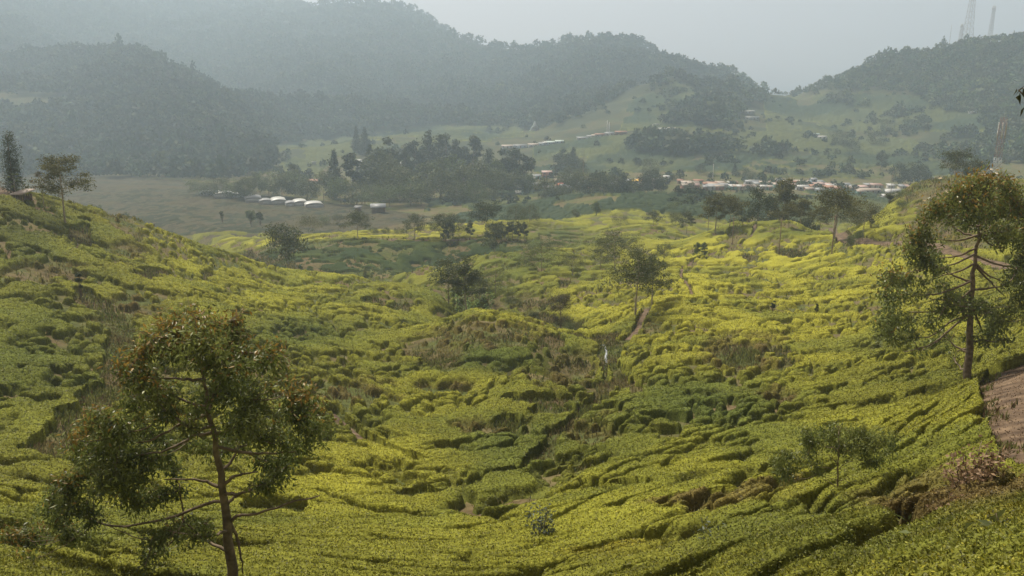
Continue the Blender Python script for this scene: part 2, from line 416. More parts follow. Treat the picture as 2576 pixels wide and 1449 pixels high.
# ------------------------------------------------------------------ materials
def new_mat(name):
    m = bpy.data.materials.new(name); m.use_nodes = True
    nt = m.node_tree; nt.nodes.clear()
    out = nt.nodes.new('ShaderNodeOutputMaterial')
    return m, nt, out

def tint_mat(name, rough=.6, transl=0.0, noise_scale=3.0, noise_amt=.35, spec=.25, bump=0.0, bump_scale=12.0):
    """colour attribute of the mesh, broken up by two noises, with optional light passing through the leaf"""
    m, nt, out = new_mat(name)
    N = nt.nodes.new; L = nt.links.new
    at_ = N('ShaderNodeAttribute'); at_.attribute_name = 'tint'
    geo = N('ShaderNodeNewGeometry')
    n1 = N('ShaderNodeTexNoise'); n1.inputs['Scale'].default_value = noise_scale; n1.inputs['Detail'].default_value = 4
    L(geo.outputs['Position'], n1.inputs['Vector'])
    mr = N('ShaderNodeMapRange'); mr.inputs[1].default_value = .3; mr.inputs[2].default_value = .7
    mr.inputs[3].default_value = 1 - noise_amt; mr.inputs[4].default_value = 1 + noise_amt
    L(n1.outputs['Fac'], mr.inputs[0])
    mx = N('ShaderNodeVectorMath'); mx.operation = 'SCALE'
    L(at_.outputs['Color'], mx.inputs[0]); L(mr.outputs[0], mx.inputs['Scale'])
    bs = N('ShaderNodeBsdfPrincipled'); bs.inputs['Roughness'].default_value = rough
    bs.inputs['Specular IOR Level'].default_value = spec
    L(mx.outputs[0], bs.inputs['Base Color'])
    if bump:
        n2 = N('ShaderNodeTexNoise'); n2.inputs['Scale'].default_value = bump_scale; n2.inputs['Detail'].default_value = 5
        L(geo.outputs['Position'], n2.inputs['Vector'])
        bp = N('ShaderNodeBump'); bp.inputs['Strength'].default_value = 1.0; bp.inputs['Distance'].default_value = bump
        L(n2.outputs['Fac'], bp.inputs['Height']); L(bp.outputs[0], bs.inputs['Normal'])
    if transl:
        tr = N('ShaderNodeBsdfTranslucent'); L(mx.outputs[0], tr.inputs['Color'])
        ms = N('ShaderNodeMixShader'); ms.inputs[0].default_value = transl
        L(bs.outputs[0], ms.inputs[1]); L(tr.outputs[0], ms.inputs[2]); L(ms.outputs[0], out.inputs[0])
    else:
        L(bs.outputs[0], out.inputs[0])
    return m

def plain_mat(name, col, rough=.7, scale=4.0, amt=.25, metal=0.0, col2=None, spec=.3):
    """one colour mottled by noise"""
    m, nt, out = new_mat(name)
    N = nt.nodes.new; L = nt.links.new
    tc = N('ShaderNodeTexCoord')
    n1 = N('ShaderNodeTexNoise'); n1.inputs['Scale'].default_value = scale; n1.inputs['Detail'].default_value = 5
    L(tc.outputs['Object'], n1.inputs['Vector'])
    rp = N('ShaderNodeValToRGB'); e = rp.color_ramp.elements
    e[0].position = .35; e[1].position = .68
    a = tuple(c * (1 - amt) for c in col); b = tuple(min(1, c * (1 + amt)) for c in (col2 or col))
    e[0].color = (*a, 1); e[1].color = (*b, 1)
    L(n1.outputs['Fac'], rp.inputs[0])
    bs = N('ShaderNodeBsdfPrincipled'); bs.inputs['Roughness'].default_value = rough
    bs.inputs['Metallic'].default_value = metal; bs.inputs['Specular IOR Level'].default_value = spec
    L(rp.outputs[0], bs.inputs['Base Color']); L(bs.outputs[0], out.inputs[0])
    return m

M_TEA = tint_mat('tea canopy', .8, 0, 9.0, .42, .04, .05, 14.0)
M_LEAF = tint_mat('leaf', .5, .30, 2.0, .25, .22)
M_GLOSSLEAF = tint_mat('glossy leaf', .38, .42, 2.0, .25, .35)
M_GROUND = tint_mat('soil and rough grass', .9, 0, 1.6, .35, .1, .08, 5.0)
M_GRASS = tint_mat('grass blades', .6, .30, 2.0, .2, .2)
M_FOREST = tint_mat('forest foliage', .75, .18, .12, .30, .15)
M_SOIL = plain_mat('trodden earth', (.095, .060, .036), .95, 1.2, .35, 0, (.15, .105, .065))
M_BARK = plain_mat('bark', (.20, .155, .11), .9, 6.0, .4)
M_BARK_PALE = plain_mat('pale bark', (.34, .29, .22), .9, 5.0, .35)

# ------------------------------------------------------------------ ground sheet
def grid_faces(nr, nc):
    i = np.arange(nr - 1)[:, None] * nc + np.arange(nc - 1)[None, :]
    i = i.ravel()
    return np.c_[i, i + 1, i + 1 + nc, i + nc]

def build_ground():
    us = np.r_[np.linspace(-3.2, -.96, 60), np.linspace(-.95, .95, 620), np.linspace(.96, 3.2, 60)]; vv_ = np.linspace(math.log(1.7), math.log(3200), 1150)
    uu, vv = np.meshgrid(us, vv_); y = np.exp(vv).ravel(); x = uu.ravel() * y; z = ground_z(x, y)
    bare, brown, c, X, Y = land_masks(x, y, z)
    dry = np.array((.130, .108, .048)); soil = np.array((.125, .080, .048)); gr = np.array((.085, .098, .028)); dk = np.array((.036, .044, .020))
    n1 = sstep(.35, .65, fbm(x / 3.5, y / 3.5, 91, 3))[:, None]; n2 = sstep(.5, .7, fbm(x / 7, y / 7, 92, 3))[:, None]
    g = dry * n1 + gr * (1 - n1)
    g = g * (1 - n2 * .5) + soil * n2 * .5
    pl = in_poly(X, Y, PLAIN) & (y > 280) & (y < 620)
    pc = np.array((.052, .046, .028))
    g[pl] = g[pl] * .25 + pc * .75
    far = (sstep(560, 700, y) * (.45 + .5 * sstep(.4, .6, fbm(x / 35, y / 35, 93, 4))))[:, None]
    g = g * (1 - far) + dk * 1.2 * far
    make_mesh('hillside', np.c_[x, y, z], grid_faces(len(vv_), len(us)), M_GROUND, True, g)
    bpy.data.objects['hillside']['kind'] = 'structure'
    # the shoulder of the hill the photographer stands on, behind and to the sides of the sheet above
    xs = np.linspace(-60, 60, 121); ys = np.linspace(-40, 1.9, 60)
    xx, yy = np.meshgrid(xs, ys); xx = xx.ravel(); yy = yy.ravel()
    zz = -1.75 + (fbm(xx / 4, yy / 4, 4, 3) - .5) * .3
    edge = ground_z(xx, np.full(xx.shape, 1.9)); k = sstep(-.6, 1.9, yy)
    zz = zz * (1 - k) + edge * k
    ob = make_mesh('lookout_ground', np.c_[xx, yy, zz], grid_faces(60, 121), M_GROUND, True, np.tile(gr, (len(xx), 1)))
    ob['kind'] = 'structure'
build_ground()

# ------------------------------------------------------------------ tea
FARTEA = [  # photo polygons of tea fields beyond 300 m
    [(690,370),(800,350),(920,338),(1100,316),(1345,322),(1345,350),(1250,365),(1000,372),(850,395),(800,440),(690,425)],
    [(1340,360),(1480,345),(1600,340),(1900,330),(2300,350),(2400,440),(2260,450),(1340,440)],
    [(1920,245),(2200,235),(2550,255),(2576,330),(2200,330),(1930,340)],
    [(1050,560),(1080,510),(1350,470),(1550,492),(1800,485),(2150,480),(2300,480),(2250,560),(1900,560),(1400,580)],
    [(1560,330),(1580,260),(1700,205),(1800,260),(1820,330)],
]
def tea_height(x, y, z, bare, brown, X, Y):
    n = x.size
    # the land as the bushes see it: rows run along the contours, so height counts more than distance
    w1 = (fbm(x / 5, y / 5, 21, 3) - .5); w2 = (fbm(x / 5 + 40, y / 5, 22, 3) - .5)
    px = x + w1 * 3.2; py = y + w2 * 3.2; pz = z + w1 * .5
    near = y < 310
    h = np.zeros(n, np.float32); rid = np.zeros(n, np.float32)
    q1 = (fbm(x[near] / .9, y[near] / .9, 23, 2) - .5) * .9; q2 = (fbm(x[near] / .9 + 9, y[near] / .9, 24, 2) - .5) * .9
    px = px[near] + q1; py = py[near] + q2; pz = pz[near]
    # cushions: several bushes grown together
    S = 2.1
    f1, f2, r = voro3(px / S, py / S, pz * 3.0 / S, 5)
    eA = (f2 - f1) * S * .5                     # metres to the edge of the cushion
    S2 = 6.0   # longer terrace rows in the hollow near the camera and on the steep ends
    g1, g2, r2 = voro3(px / S2, py / S2, pz * 6.5 / S2, 6)
    eR = (g2 - g1) * S2 * .30
    S3 = 1.25   # single bushes
    b1, b2, r3 = voro3((x[near] + q1 * .3) / S3, (y[near] + q2 * .3) / S3, z[near] * 2.8 / S3, 8)
    eB = (b2 - b1) * S3 * .5
    yn = y[near]; bn = brown[near]; ba = bare[near]
    rowness = np.clip(1 - sstep(28, 46, yn), 0, 1)
    rowness = np.maximum(rowness, .95 * np.exp(-(((X[near] - 1200) / 110) ** 2 + ((Y[near] - 912) / 34) ** 2) * .8))
    rowness *= sstep(.25, .5, fbm(x[near] / 16, y[near] / 16, 31, 2) + .12)
    rnd_ = lambda e, w: np.sqrt(np.clip(1 - (1 - np.clip(e / w, 0, 1)) ** 2, 0, 1))   # rounded shoulder
    opn = fbm(x[near] / 3.4 + 9, y[near] / 3.4, 33, 2)
    closed = sstep(.47, .60, opn) * (1 - bn)
    lod = .0016 * yn
    gap0 = .04 + 1.15 * lod + .07 * (opn < .42) + .16 * bn
    gA = rnd_(eA - gap0, .15 + lod)
    gA = np.maximum(gA, closed * (.86 + .14 * rnd_(eA, .2)))
    gR = rnd_(eR - .08 - lod, .22)
    gR = np.maximum(gR, closed * .88)
    gR2 = np.minimum(gR, .86 + .14 * rnd_(eA, .2))
    top = gA * (1 - rowness) + gR2 * rowness
    bush = rnd_(eB - .3 * lod, .16 + .5 * lod)
    bd = (.07 + .08 * sstep(32, 58, yn) + .30 * bn) * (1 - .35 * rowness)
    hh = .82 * top * (1 - bd * (1 - bush))
    hh *= .92 + .14 * r * (1 - rowness) + .07 * r3
    sparse = (bn > .45) & (r3 < .28)
    hh[sparse] *= .25
    # thin out towards bare ground: whole bushes vanish, they do not shrink
    gone = ba > (.25 + .6 * r3)
    hh[gone] = -.25
    leafy = (fbm(x[near] * 5, y[near] * 5, 51, 2) - .5) * .07 * sstep(.3, .6, hh)
    h[near] = hh + leafy - .06
    rid[near] = r3 * .6 + r * .4
    fr = ~near
    Sf = 8.5
    f1, f2, rf = voro3((x[fr] + w1[fr] * 9) / Sf, (y[fr] + w2[fr] * 9) / Sf, z[fr] * 2.2 / Sf, 15)
    hf = 1.5 * sstep(.03, .20, f2 - f1) * (.7 + .6 * rf)
    hf += (fbm(x[fr] / 2.6, y[fr] / 2.6, 55, 2) - .5) * .5
    on = np.zeros(fr.sum(), bool)
    Xf = X[fr]; Yf = Y[fr]
    for P in FARTEA: on |= in_poly(Xf, Yf, P)
    on &= fbm(x[fr] / 40, y[fr] / 40, 57, 3) < .62
    pl = in_poly(Xf, Yf, PLAIN) & (y[fr] < 560)
    hf2 = (fbm(x[fr] / 2.2, y[fr] / 4.0, 58, 3) - .45) * 1.1
    hf = np.where(on, hf, np.where(pl, hf2, -.6))
    h[fr] = hf; rid[fr] = rf
    h[bare * fr > .5] = -.3
    return h, rid, pl, fr, on

def build_tea():
    us = np.r_[np.linspace(-2.4, -.87, 70), np.linspace(-.86, .86, 1080), np.linspace(.87, 2.4, 70)]
    # finer steps in the middle distance, where the bushes are seen most edge-on
    q = np.linspace(math.log(4.4), math.log(1120), 4000)
    w = np.where(np.exp(q) < 22, .8, np.where(np.exp(q) < 260, 1.5, .55)); cw = np.cumsum(w); cw = (cw - cw[0]) / (cw[-1] - cw[0])
    vv_ = np.interp(np.linspace(0, 1, 2250), cw, q)
    uu, vv = np.meshgrid(us, vv_); y = np.exp(vv).ravel(); x = uu.ravel() * y
    y = y.copy(); z = ground_z(x, y)
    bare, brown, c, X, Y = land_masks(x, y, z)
    h, rid, pl, fr, on = tea_height(x, y, z, bare, brown, X, Y)
    c = c * (.82 + .36 * rid[:, None])
    plf = np.zeros(x.size, bool); plf[np.where(fr)[0][pl]] = True
    pv = fbm(x[plf] / 24, y[plf] / 11, 62, 4)[:, None]; pw = fbm(x[plf] / 3.5, y[plf] / 9, 63, 3)[:, None]
    c[plf] = (np.array((.068, .058, .030)) * sstep(.4, .62, pv) + np.array((.036, .042, .022)) * (1 - sstep(.4, .62, pv))) * (.55 + .9 * pw)
    onf = np.zeros(x.size, bool); onf[np.where(fr)[0][on]] = True
    nf = sstep(.35, .65, fbm(x[onf] / 55, y[onf] / 55, 61, 3))[:, None]
    c[onf] = (np.array((.088, .100, .036)) * nf + np.array((.036, .054, .027)) * (1 - nf)) * (.85 + .3 * rid[onf][:, None])
    zz = z + h
    F = grid_faces(len(vv_), len(us))
    keep = (h[F] > -.08).any(axis=1)
    F = F[keep]
    # drop unused vertices
    used = np.zeros(x.size, bool); used[F.ravel()] = True
    idx = np.cumsum(used) - 1
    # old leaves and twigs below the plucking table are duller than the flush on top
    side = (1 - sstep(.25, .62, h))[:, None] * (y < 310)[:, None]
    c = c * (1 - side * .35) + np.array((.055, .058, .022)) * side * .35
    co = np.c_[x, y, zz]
    # nearer and farther fields are different objects
    fy = y[F[:, 0]]
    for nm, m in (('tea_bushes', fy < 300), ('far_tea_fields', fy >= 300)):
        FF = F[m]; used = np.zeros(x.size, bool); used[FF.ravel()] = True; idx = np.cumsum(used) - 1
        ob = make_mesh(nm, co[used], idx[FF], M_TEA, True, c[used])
        tag(ob, 'plucked tea bushes in merged cushions covering the near slopes' if nm == 'tea_bushes' else 'hazy tea fields and rough pasture on the far slopes below the forest', 'tea', None, 'stuff')
    return co, F, c, h, bare

TEA = build_tea()

def leaf_quads(P, Nrm, ln, wd, tint, rng, droop=0.0, spread=1.0, fold=False):
    """one pointed leaf (kite) per row of P; returns co, faces, cols"""
    n = len(P)
    d = rng.normal(size=(n, 3)) * spread + Nrm * .25
    d[:, 2] -= droop
    d /= np.linalg.norm(d, axis=1)[:, None] + 1e-9
    s = np.cross(d, Nrm + rng.normal(size=(n, 3)) * .7); s /= np.linalg.norm(s, axis=1)[:, None] + 1e-9
    ln = np.asarray(ln).reshape(-1, 1); wd = np.asarray(wd).reshape(-1, 1)
    if fold:
        up = np.cross(s, d)
        a = P; b = P + d * ln * .45 + s * wd * .5 + up * wd * .18; cc = P + d * ln; e = P + d * ln * .45 - s * wd * .5 + up * wd * .18
        mid = P + d * ln * .5
        co = np.stack([a, b, cc, e, mid], 1).reshape(-1, 3)
        k = np.arange(n)[:, None] * 5
        F = np.concatenate([k + np.array([0, 1, 4]), k + np.array([1, 2, 4]), k + np.array([2, 3, 4]), k + np.array([3, 0, 4])])
        return co, F, np.repeat(tint, 5, axis=0)
    a = P - d * ln * .5; b = P + s * wd * .5 - d * ln * .05; cc = P + d * ln * .5; e = P - s * wd * .5 - d * ln * .05
    co = np.stack([a, b, cc, e], 1).reshape(-1, 3)
    F = np.arange(n * 4).reshape(-1, 4)
    return co, F, np.repeat(tint, 4, axis=0)

def scatter_tea_leaves():
    co, F, c, h, bare = TEA
    rng = np.random.default_rng(5)
    A = co[F[:, 0]]; B = co[F[:, 1]]; Cc = co[F[:, 3]]
    n = np.cross(B - A, Cc - A); area = np.linalg.norm(n, axis=1); n /= area[:, None] + 1e-9
    n[n[:, 2] < 0] *= -1
    y = A[:, 1]; hh = h[F[:, 0]]
    X, Y = world_to_photo(A[:, 0], A[:, 1], A[:, 2])
    ok = (y < 140) & (hh > .15) & (X > -120) & (X < 2700) & (Y < 1560)
    size = np.where(y < 15, .040 + .0008 * y, .034 + .0015 * y)
    dens = .42 / (size ** 2 * .5)          # leaf cover per square metre
    dens = np.where(y < 15, dens * 2.2, dens * np.clip(1.45 - y / 130, .35, 1.1))
    lam = np.where(ok, area * dens, 0)
    cnt = rng.poisson(np.minimum(lam, 400))
    idx = np.repeat(np.arange(len(F)), cnt)
    r1 = rng.random((len(idx), 1)); r2 = rng.random((len(idx), 1))
    P = A[idx] + (B - A)[idx] * r1 + (Cc - A)[idx] * r2
    P[:, 2] += rng.random(len(idx)) * size[idx] * .6
    sz = size[idx] * rng.uniform(.7, 1.4, len(idx))
    t = c[F[idx, 0]] * np.where(y[idx] < 30, rng.uniform(.40, 1.75, len(idx)), rng.uniform(.6, 1.4, len(idx)))[:, None]
    yl = rng.random(len(idx)) < .16
    t[yl] = t[yl] * np.array((1.5, 1.35, .9))
    up = np.zeros((len(idx), 3)); up[:, 2] = 1
    nn = n[idx] * .6 + up * .6
    near = P[:, 1] < 15
    for nm, m, fold in (('tea_leaves', ~near, False), ('near_tea_leaves', near, True)):
        q = leaf_quads(P[m], nn[m], sz[m], sz[m] * .48, np.clip(t[m], 0, .8), rng, -.1, .8, fold)
        ob = make_mesh(nm, *q[:2], M_LEAF, False, q[2])
        tag(ob, 'small leaves and yellow shoots over the tea bushes' if not fold else 'larger yellowish leaves of the tea bushes closest to the viewer', 'leaves', None, 'stuff')
    print('tea leaves', len(idx), near.sum())
scatter_tea_leaves()


def scatter_grass():
    """rough grass, ferns and weeds wherever the tea leaves the ground open"""
    rng = np.random.default_rng(9)
    us = np.linspace(-.86, .86, 900); vv_ = np.linspace(math.log(3), math.log(235), 1500)
    uu, vv = np.meshgrid(us, vv_); y = np.exp(vv).ravel(); x = uu.ravel() * y; z = ground_z(x, y)
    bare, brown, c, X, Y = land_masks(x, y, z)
    on = np.ones(x.size, bool)
    for pts, hw, nm in TRACKS_W: on &= line_dist(x, y, pts) > hw * .85
    rp = in_poly(x, y, ROAD_W); edge = line_dist(x, y, ROAD_W + ROAD_W[:1]) + (fbm(x / .7, y / .7, 66, 2) - .5) * 1.6
    on &= ~(rp & (edge > .45))
    du = us[1] - us[0]; dv = vv_[1] - vv_[0]
    area = (y * du) * (y * dv)
    size = .10 + .0022 * y
    w = np.where(on & (bare > .3), 1.0, np.where(on & (brown > .5), .25, .06)) * on
    lam = w * area * .75 / (size ** 2 * .25)
    lam *= .3 + 1.2 * fbm(x / 1.7, y / 1.7, 63, 2)
    cnt = rng.poisson(np.clip(lam, 0, 60))
    idx = np.repeat(np.arange(x.size), cnt)
    P = np.c_[x, y, z][idx]; P[:, 0] += (rng.random(len(idx)) - .5) * du * y[idx]; P[:, 1] += (rng.random(len(idx)) - .5) * dv * y[idx]
    tall = fbm(P[:, 0] / 2.5, P[:, 1] / 2.5, 64, 2)
    sz = size[idx] * rng.uniform(.6, 1.5, len(idx)) * (.6 + .9 * tall)
    P[:, 2] += sz * .35 + rng.random(len(idx)) * .25 * (tall > .5)
    up = np.zeros_like(P); up[:, 2] = 1.6
    dry = np.array((.22, .19, .078)); gr = np.array((.165, .178, .048)); dk = np.array((.08, .10, .030)); rd = np.array((.13, .085, .05))
    m = fbm(P[:, 0] / 4, P[:, 1] / 4, 65, 3)[:, None]
    t = dry * sstep(.4, .6, m) + gr * (1 - sstep(.4, .6, m))
    k = rng.random(len(P)); t[k < .2] = dk; t[(k > .2) & (k < .3)] = rd
    t = t * rng.uniform(.7, 1.35, (len(P), 1))
    q = leaf_quads(P, up, sz * 1.3, sz * .30, t, rng, -1.2, .55)
    ob = make_mesh('rough_grass', *q[:2], M_GRASS, False, q[2])
    tag(ob, 'rough grass and weeds in the gaps between the tea bushes', 'grass', None, 'stuff')
    print('grass', len(P))
scatter_grass()

def smooth_line(pts, step):
    pts = np.array(pts, float)
    d = np.r_[0, np.cumsum(np.hypot(*np.diff(pts, axis=0).T))]
    s_ = np.arange(0, d[-1], step)
    out = np.c_[np.interp(s_, d, pts[:, 0]), np.interp(s_, d, pts[:, 1])]
    for _ in range(int(3 / step) if step < 3 else 1):
        out[1:-1] = (out[1:-1] * 2 + out[:-2] + out[2:]) / 4
    return out

def ribbon(name, pts, hw, mat, lift=.05, step=.6, seed=0, n=7):
    P = smooth_line(pts, step)
    t = np.gradient(P, axis=0); t /= np.linalg.norm(t, axis=1)[:, None] + 1e-9
    nrm = np.c_[-t[:, 1], t[:, 0]]
    w = hw * (.85 + .4 * fbm(P[:, 0] / 3, P[:, 1] / 3, seed, 2))
    k = np.linspace(-1, 1, n)
    xy = P[:, None, :] + nrm[:, None, :] * (k[None, :, None] * w[:, None, None])
    x = xy[..., 0].ravel(); y = xy[..., 1].ravel()
    z = ground_z(x, y) + lift - np.tile(np.abs(k) ** 4, len(P)) * (lift + .05)
    ob = make_mesh(name, np.c_[x, y, z], grid_faces(len(P), n)[:, ::-1], mat, True)
    ob['kind'] = 'structure'
    return ob
for i, (pts, hw, nm) in enumerate(TRACKS_W):
    ribbon(nm, pts, hw, M_SOIL, .06, .6, i)

def build_road():
    P = np.array(ROAD_W); x0, y0 = P.min(0); x1, y1 = P.max(0)
    n = 150
    xx, yy = np.meshgrid(np.linspace(x0, x1, n), np.linspace(y0, y1, n)); x = xx.ravel(); y = yy.ravel()
    wob = (fbm(x / .9, y / .9, 71, 4) - .5) * 2.2
    ins = in_poly(x + wob, y + wob, ROAD_W)
    F = grid_faces(n, n); F = F[ins[F].all(axis=1)]
    z = ground_z(x, y) + .05 + fbm(x * 2, y * 2, 72, 3) * .07 - .07 * np.exp(-((line_dist(x, y, ROAD_W[:4]) - 1.6) / .25) ** 2)
    ob = make_mesh('dirt_road', np.c_[x, y, z], F, M_SOIL, True); ob['kind'] = 'structure'
    rng = np.random.default_rng(3)       # fallen leaves and a thin grass verge
    m = 30000; px = rng.uniform(x0, x1, m); py = rng.uniform(y0, y1, m); ok = in_poly(px, py, ROAD_W); px = px[ok]; py = py[ok]
    pz = ground_z(px, py) + .10
    up = np.zeros((len(px), 3)); up[:, 2] = 1
    t = np.array((.14, .095, .055)) * rng.uniform(.6, 1.5, (len(px), 1))
    q = leaf_quads(np.c_[px, py, pz], up, rng.uniform(.05, .10, len(px)), rng.uniform(.03, .05, len(px)), t, rng, 0, .3)
    ob = make_mesh('leaf_litter', *q[:2], M_LEAF, False, q[2]); tag(ob, 'dry fallen leaves scattered over the dirt road', 'leaves', None, 'stuff')
build_road()

# ------------------------------------------------------------------ trees and shrubs
def tube(paths, nseg=6):
    """paths: list of (points (k,3), radii (k,)) -> co, faces of joined tapered tubes"""
    CO = []; FA = []; off = 0
    ang = np.linspace(0, 2 * pi, nseg, endpoint=False)
    for P, R in paths:
        P = np.asarray(P, float); R = np.asarray(R, float); k = len(P)
        T = np.gradient(P, axis=0); T /= np.linalg.norm(T, axis=1)[:, None] + 1e-9
        ref = np.array((0.31, .95, .05)); A = np.cross(T, ref); A /= np.linalg.norm(A, axis=1)[:, None] + 1e-9
        B = np.cross(T, A)
        ring = P[:, None, :] + (A[:, None, :] * np.cos(ang)[None, :, None] + B[:, None, :] * np.sin(ang)[None, :, None]) * R[:, None, None]
        CO.append(ring.reshape(-1, 3))
        i = np.arange(k - 1)[:, None] * nseg + np.arange(nseg)[None, :]
        j = np.arange(k - 1)[:, None] * nseg + (np.arange(nseg)[None, :] + 1) % nseg
        FA.append(np.stack([i, j, j + nseg, i + nseg], -1).reshape(-1, 4) + off)
        cap = off + (k - 1) * nseg + np.arange(nseg)
        for q in range(1, nseg - 2, 2):
            FA.append(np.array([[cap[0], cap[q], cap[q + 1], cap[q + 2]]]))
        off += k * nseg
    return np.concatenate(CO), np.concatenate(FA)

def bez(a, b, sag, n, rng, wob=.03):
    a = np.asarray(a, float); b = np.asarray(b, float)
    t = np.linspace(0, 1, n)[:, None]
    L = np.linalg.norm(b - a)
    P = a + (b - a) * t
    P[:, 2] += np.sin(t[:, 0] * pi) * sag * L
    P[1:-1] += rng.normal(size=(n - 2, 3)) * wob * L
    return P

def empty(name, loc, rz=0.0):
    o = bpy.data.objects.new(name, None); COL.objects.link(o)
    o.location = loc; o.rotation_euler = (0, 0, rz); o.empty_display_size = .5
    return o

def crown_leaves(clumps, n, size, cols, rng, droop=.5, aspect=.42, orange=None, flat=.7, fold=False):
    """clumps: (k,4) centre+radius; leaves fill each clump, denser near its shell"""
    cl = np.asarray(clumps, float)
    w = cl[:, 3] ** 2.3; w /= w.sum()
    which = rng.choice(len(cl), n, p=w)
    d = rng.normal(size=(n, 3)); d /= np.linalg.norm(d, axis=1)[:, None]
    rr = rng.random(n) ** .45
    lump = 1 + .45 * np.sin(d[:, 0] * 5 + which) * np.sin(d[:, 1] * 5 + which * 1.7) 
    off = d * (rr * cl[which, 3] * lump)[:, None]; off[:, 2] *= flat
    P = cl[which, :3] + off
    nrm = d * .8; nrm[:, 2] += .5
    c0, c1 = np.array(cols[0]), np.array(cols[1])
    m = rng.random(len(cl))[which] * .6 + rng.random(n) * .4
    t = c0 * (1 - m[:, None]) + c1 * m[:, None]
    t *= rng.uniform(.65, 1.4, (n, 1))
    if orange is not None:     # fresh reddish shoots on the outer and upper side of some boughs
        on = (off[:, 2] / (cl[which, 3] * flat) > -.05) & (rng.random(n) < .8 * orange[which])
        t[on] = np.array((.29, .19, .040)) * rng.uniform(.6, 1.4, (on.sum(), 1))
    return leaf_quads(P, nrm, size * rng.uniform(.6, 1.4, n), size * aspect * rng.uniform(.7, 1.3, n), t, rng, droop, .8, fold)

GREENS = {
    'near': ((.085, .115, .030), (.21, .235, .060)),
    'olive': ((.065, .070, .020), (.155, .145, .036)), 'dark': ((.028, .040, .018), (.072, .088, .030)),
    'mid': ((.050, .066, .024), (.122, .132, .040)), 'light': ((.07, .10, .03), (.16, .19, .06)),
    'grey': ((.07, .09, .07), (.17, .20, .15)), 'dead': ((.14, .085, .045), (.52, .36, .22)),
    'brownish': ((.06, .055, .025), (.14, .11, .045)),
}

def tree_parts(style, H, W, rng):
    """trunk paths and crown clumps of a free standing tree, base at the origin"""
    paths = []; cl = []
    lean = rng.normal(size=2) * .02 * H
    k = 9; t = np.linspace(0, 1, k)
    tr = np.c_[lean[0] * t + rng.normal(size=k) * .006 * H, lean[1] * t + rng.normal(size=k) * .006 * H, t * H * .93]; tr[0] = (0, 0, -1.0)
    r0 = max(.07, .0135 * H)
    paths.append((tr, r0 * (1.15 - .9 * t)))
    def pt(f):
        return np.array([np.interp(f, t, tr[:, i]) for i in range(3)])
    if style == 'umbrella':
        lo = rng.uniform(.40, .52)
        nb = 13
        for i in range(nb):
            f = lo + (.95 - lo) * (i / (nb - 1)) ** .9
            a = i * 2.4 + rng.uniform(-.4, .4)
            reach = W * .5 * (1 - .55 * ((f - lo) / (1 - lo)) ** 1.6) * rng.uniform(.6, 1.05)
            s = pt(f - .03); e = s + np.array((cos(a) * reach, sin(a) * reach, H * rng.uniform(.03, .12)))
            P = bez(s, e, -.06, 6, rng); paths.append((P, r0 * .34 * np.linspace(1, .25, 6)))
            for q in (.45, .75, 1.0):
                c = P[0] + (P[-1] - P[0]) * q + rng.normal(size=3) * W * .05
                cl.append((*c, W * rng.uniform(.11, .17) * (1.1 if q < 1 else .85)))
        cl.append((*pt(1.0), W * .17)); cl.append((*(pt(.93) + rng.normal(size=3) * .1 * W), W * .17))
        flat = .55
    elif style == 'round':
        lo = rng.uniform(.22, .32)
        for i in range(16):
            f = rng.uniform(lo, .95); a = i * 2.4
            reach = W * .42 * math.sqrt(max(.06, 1 - ((f - .55) / .48) ** 2)) * rng.uniform(.5, 1)
            s = pt(f * .75); e = pt(f) + np.array((cos(a) * reach, sin(a) * reach, 0))
            paths.append((bez(s, e, .02, 5, rng), r0 * .3 * np.linspace(1, .3, 5)))
            cl.append((*e, W * rng.uniform(.15, .23)))
        cl.append((*pt(.98), W * .17)); flat = .85
    elif style == 'conifer':
        for i in range(22):
            f = .12 + .86 * i / 21; a = i * 2.4
            reach = W * .46 * (1 - f) ** .75 * rng.uniform(.6, 1)
            s = pt(f); e = s + np.array((cos(a) * reach, sin(a) * reach, -H * .01))
            paths.append((bez(s, e, .03, 4, rng), r0 * .22 * np.linspace(1, .3, 4)))
            cl.append((*e, W * (.10 + .13 * (1 - f)))); cl.append((*(s * .6 + e * .4), W * (.08 + .13 * (1 - f))))
        flat = .9
    elif style == 'column':
        for i in range(14):
            f = .08 + .9 * i / 13; a = i * 2.4
            e = pt(f) + np.array((cos(a), sin(a), 0)) * W * .16
            cl.append((*e, W * rng.uniform(.26, .40) * (1 - .3 * f)))
        flat = 1.25
    elif style == 'bush':
        for i in range(9):
            a = i * 2.4; rr = W * .30 * rng.uniform(.3, 1)
            e = np.array((cos(a) * rr, sin(a) * rr, H * rng.uniform(.3, .72)))
            paths.append((bez((0, 0, -.2), e, .05, 4, rng), r0 * .5 * np.linspace(1, .3, 4)))
            cl.append((*e, W * rng.uniform(.17, .26)))
        paths.pop(0); flat = .8
    else:  # 'sparse': thin sapling with a few airy boughs
        for i in range(8):
            f = .45 + .5 * i / 7; a = i * 2.4; reach = W * .42 * rng.uniform(.5, 1)
            s = pt(f - .05); e = s + np.array((cos(a) * reach, sin(a) * reach, H * .08))
            paths.append((bez(s, e, -.05, 5, rng), r0 * .3 * np.linspace(1, .3, 5)))
            cl.append((*e, W * rng.uniform(.10, .17)))
        cl.append((*pt(1.0), W * .14)); flat = .7
    return paths, np.array(cl), flat

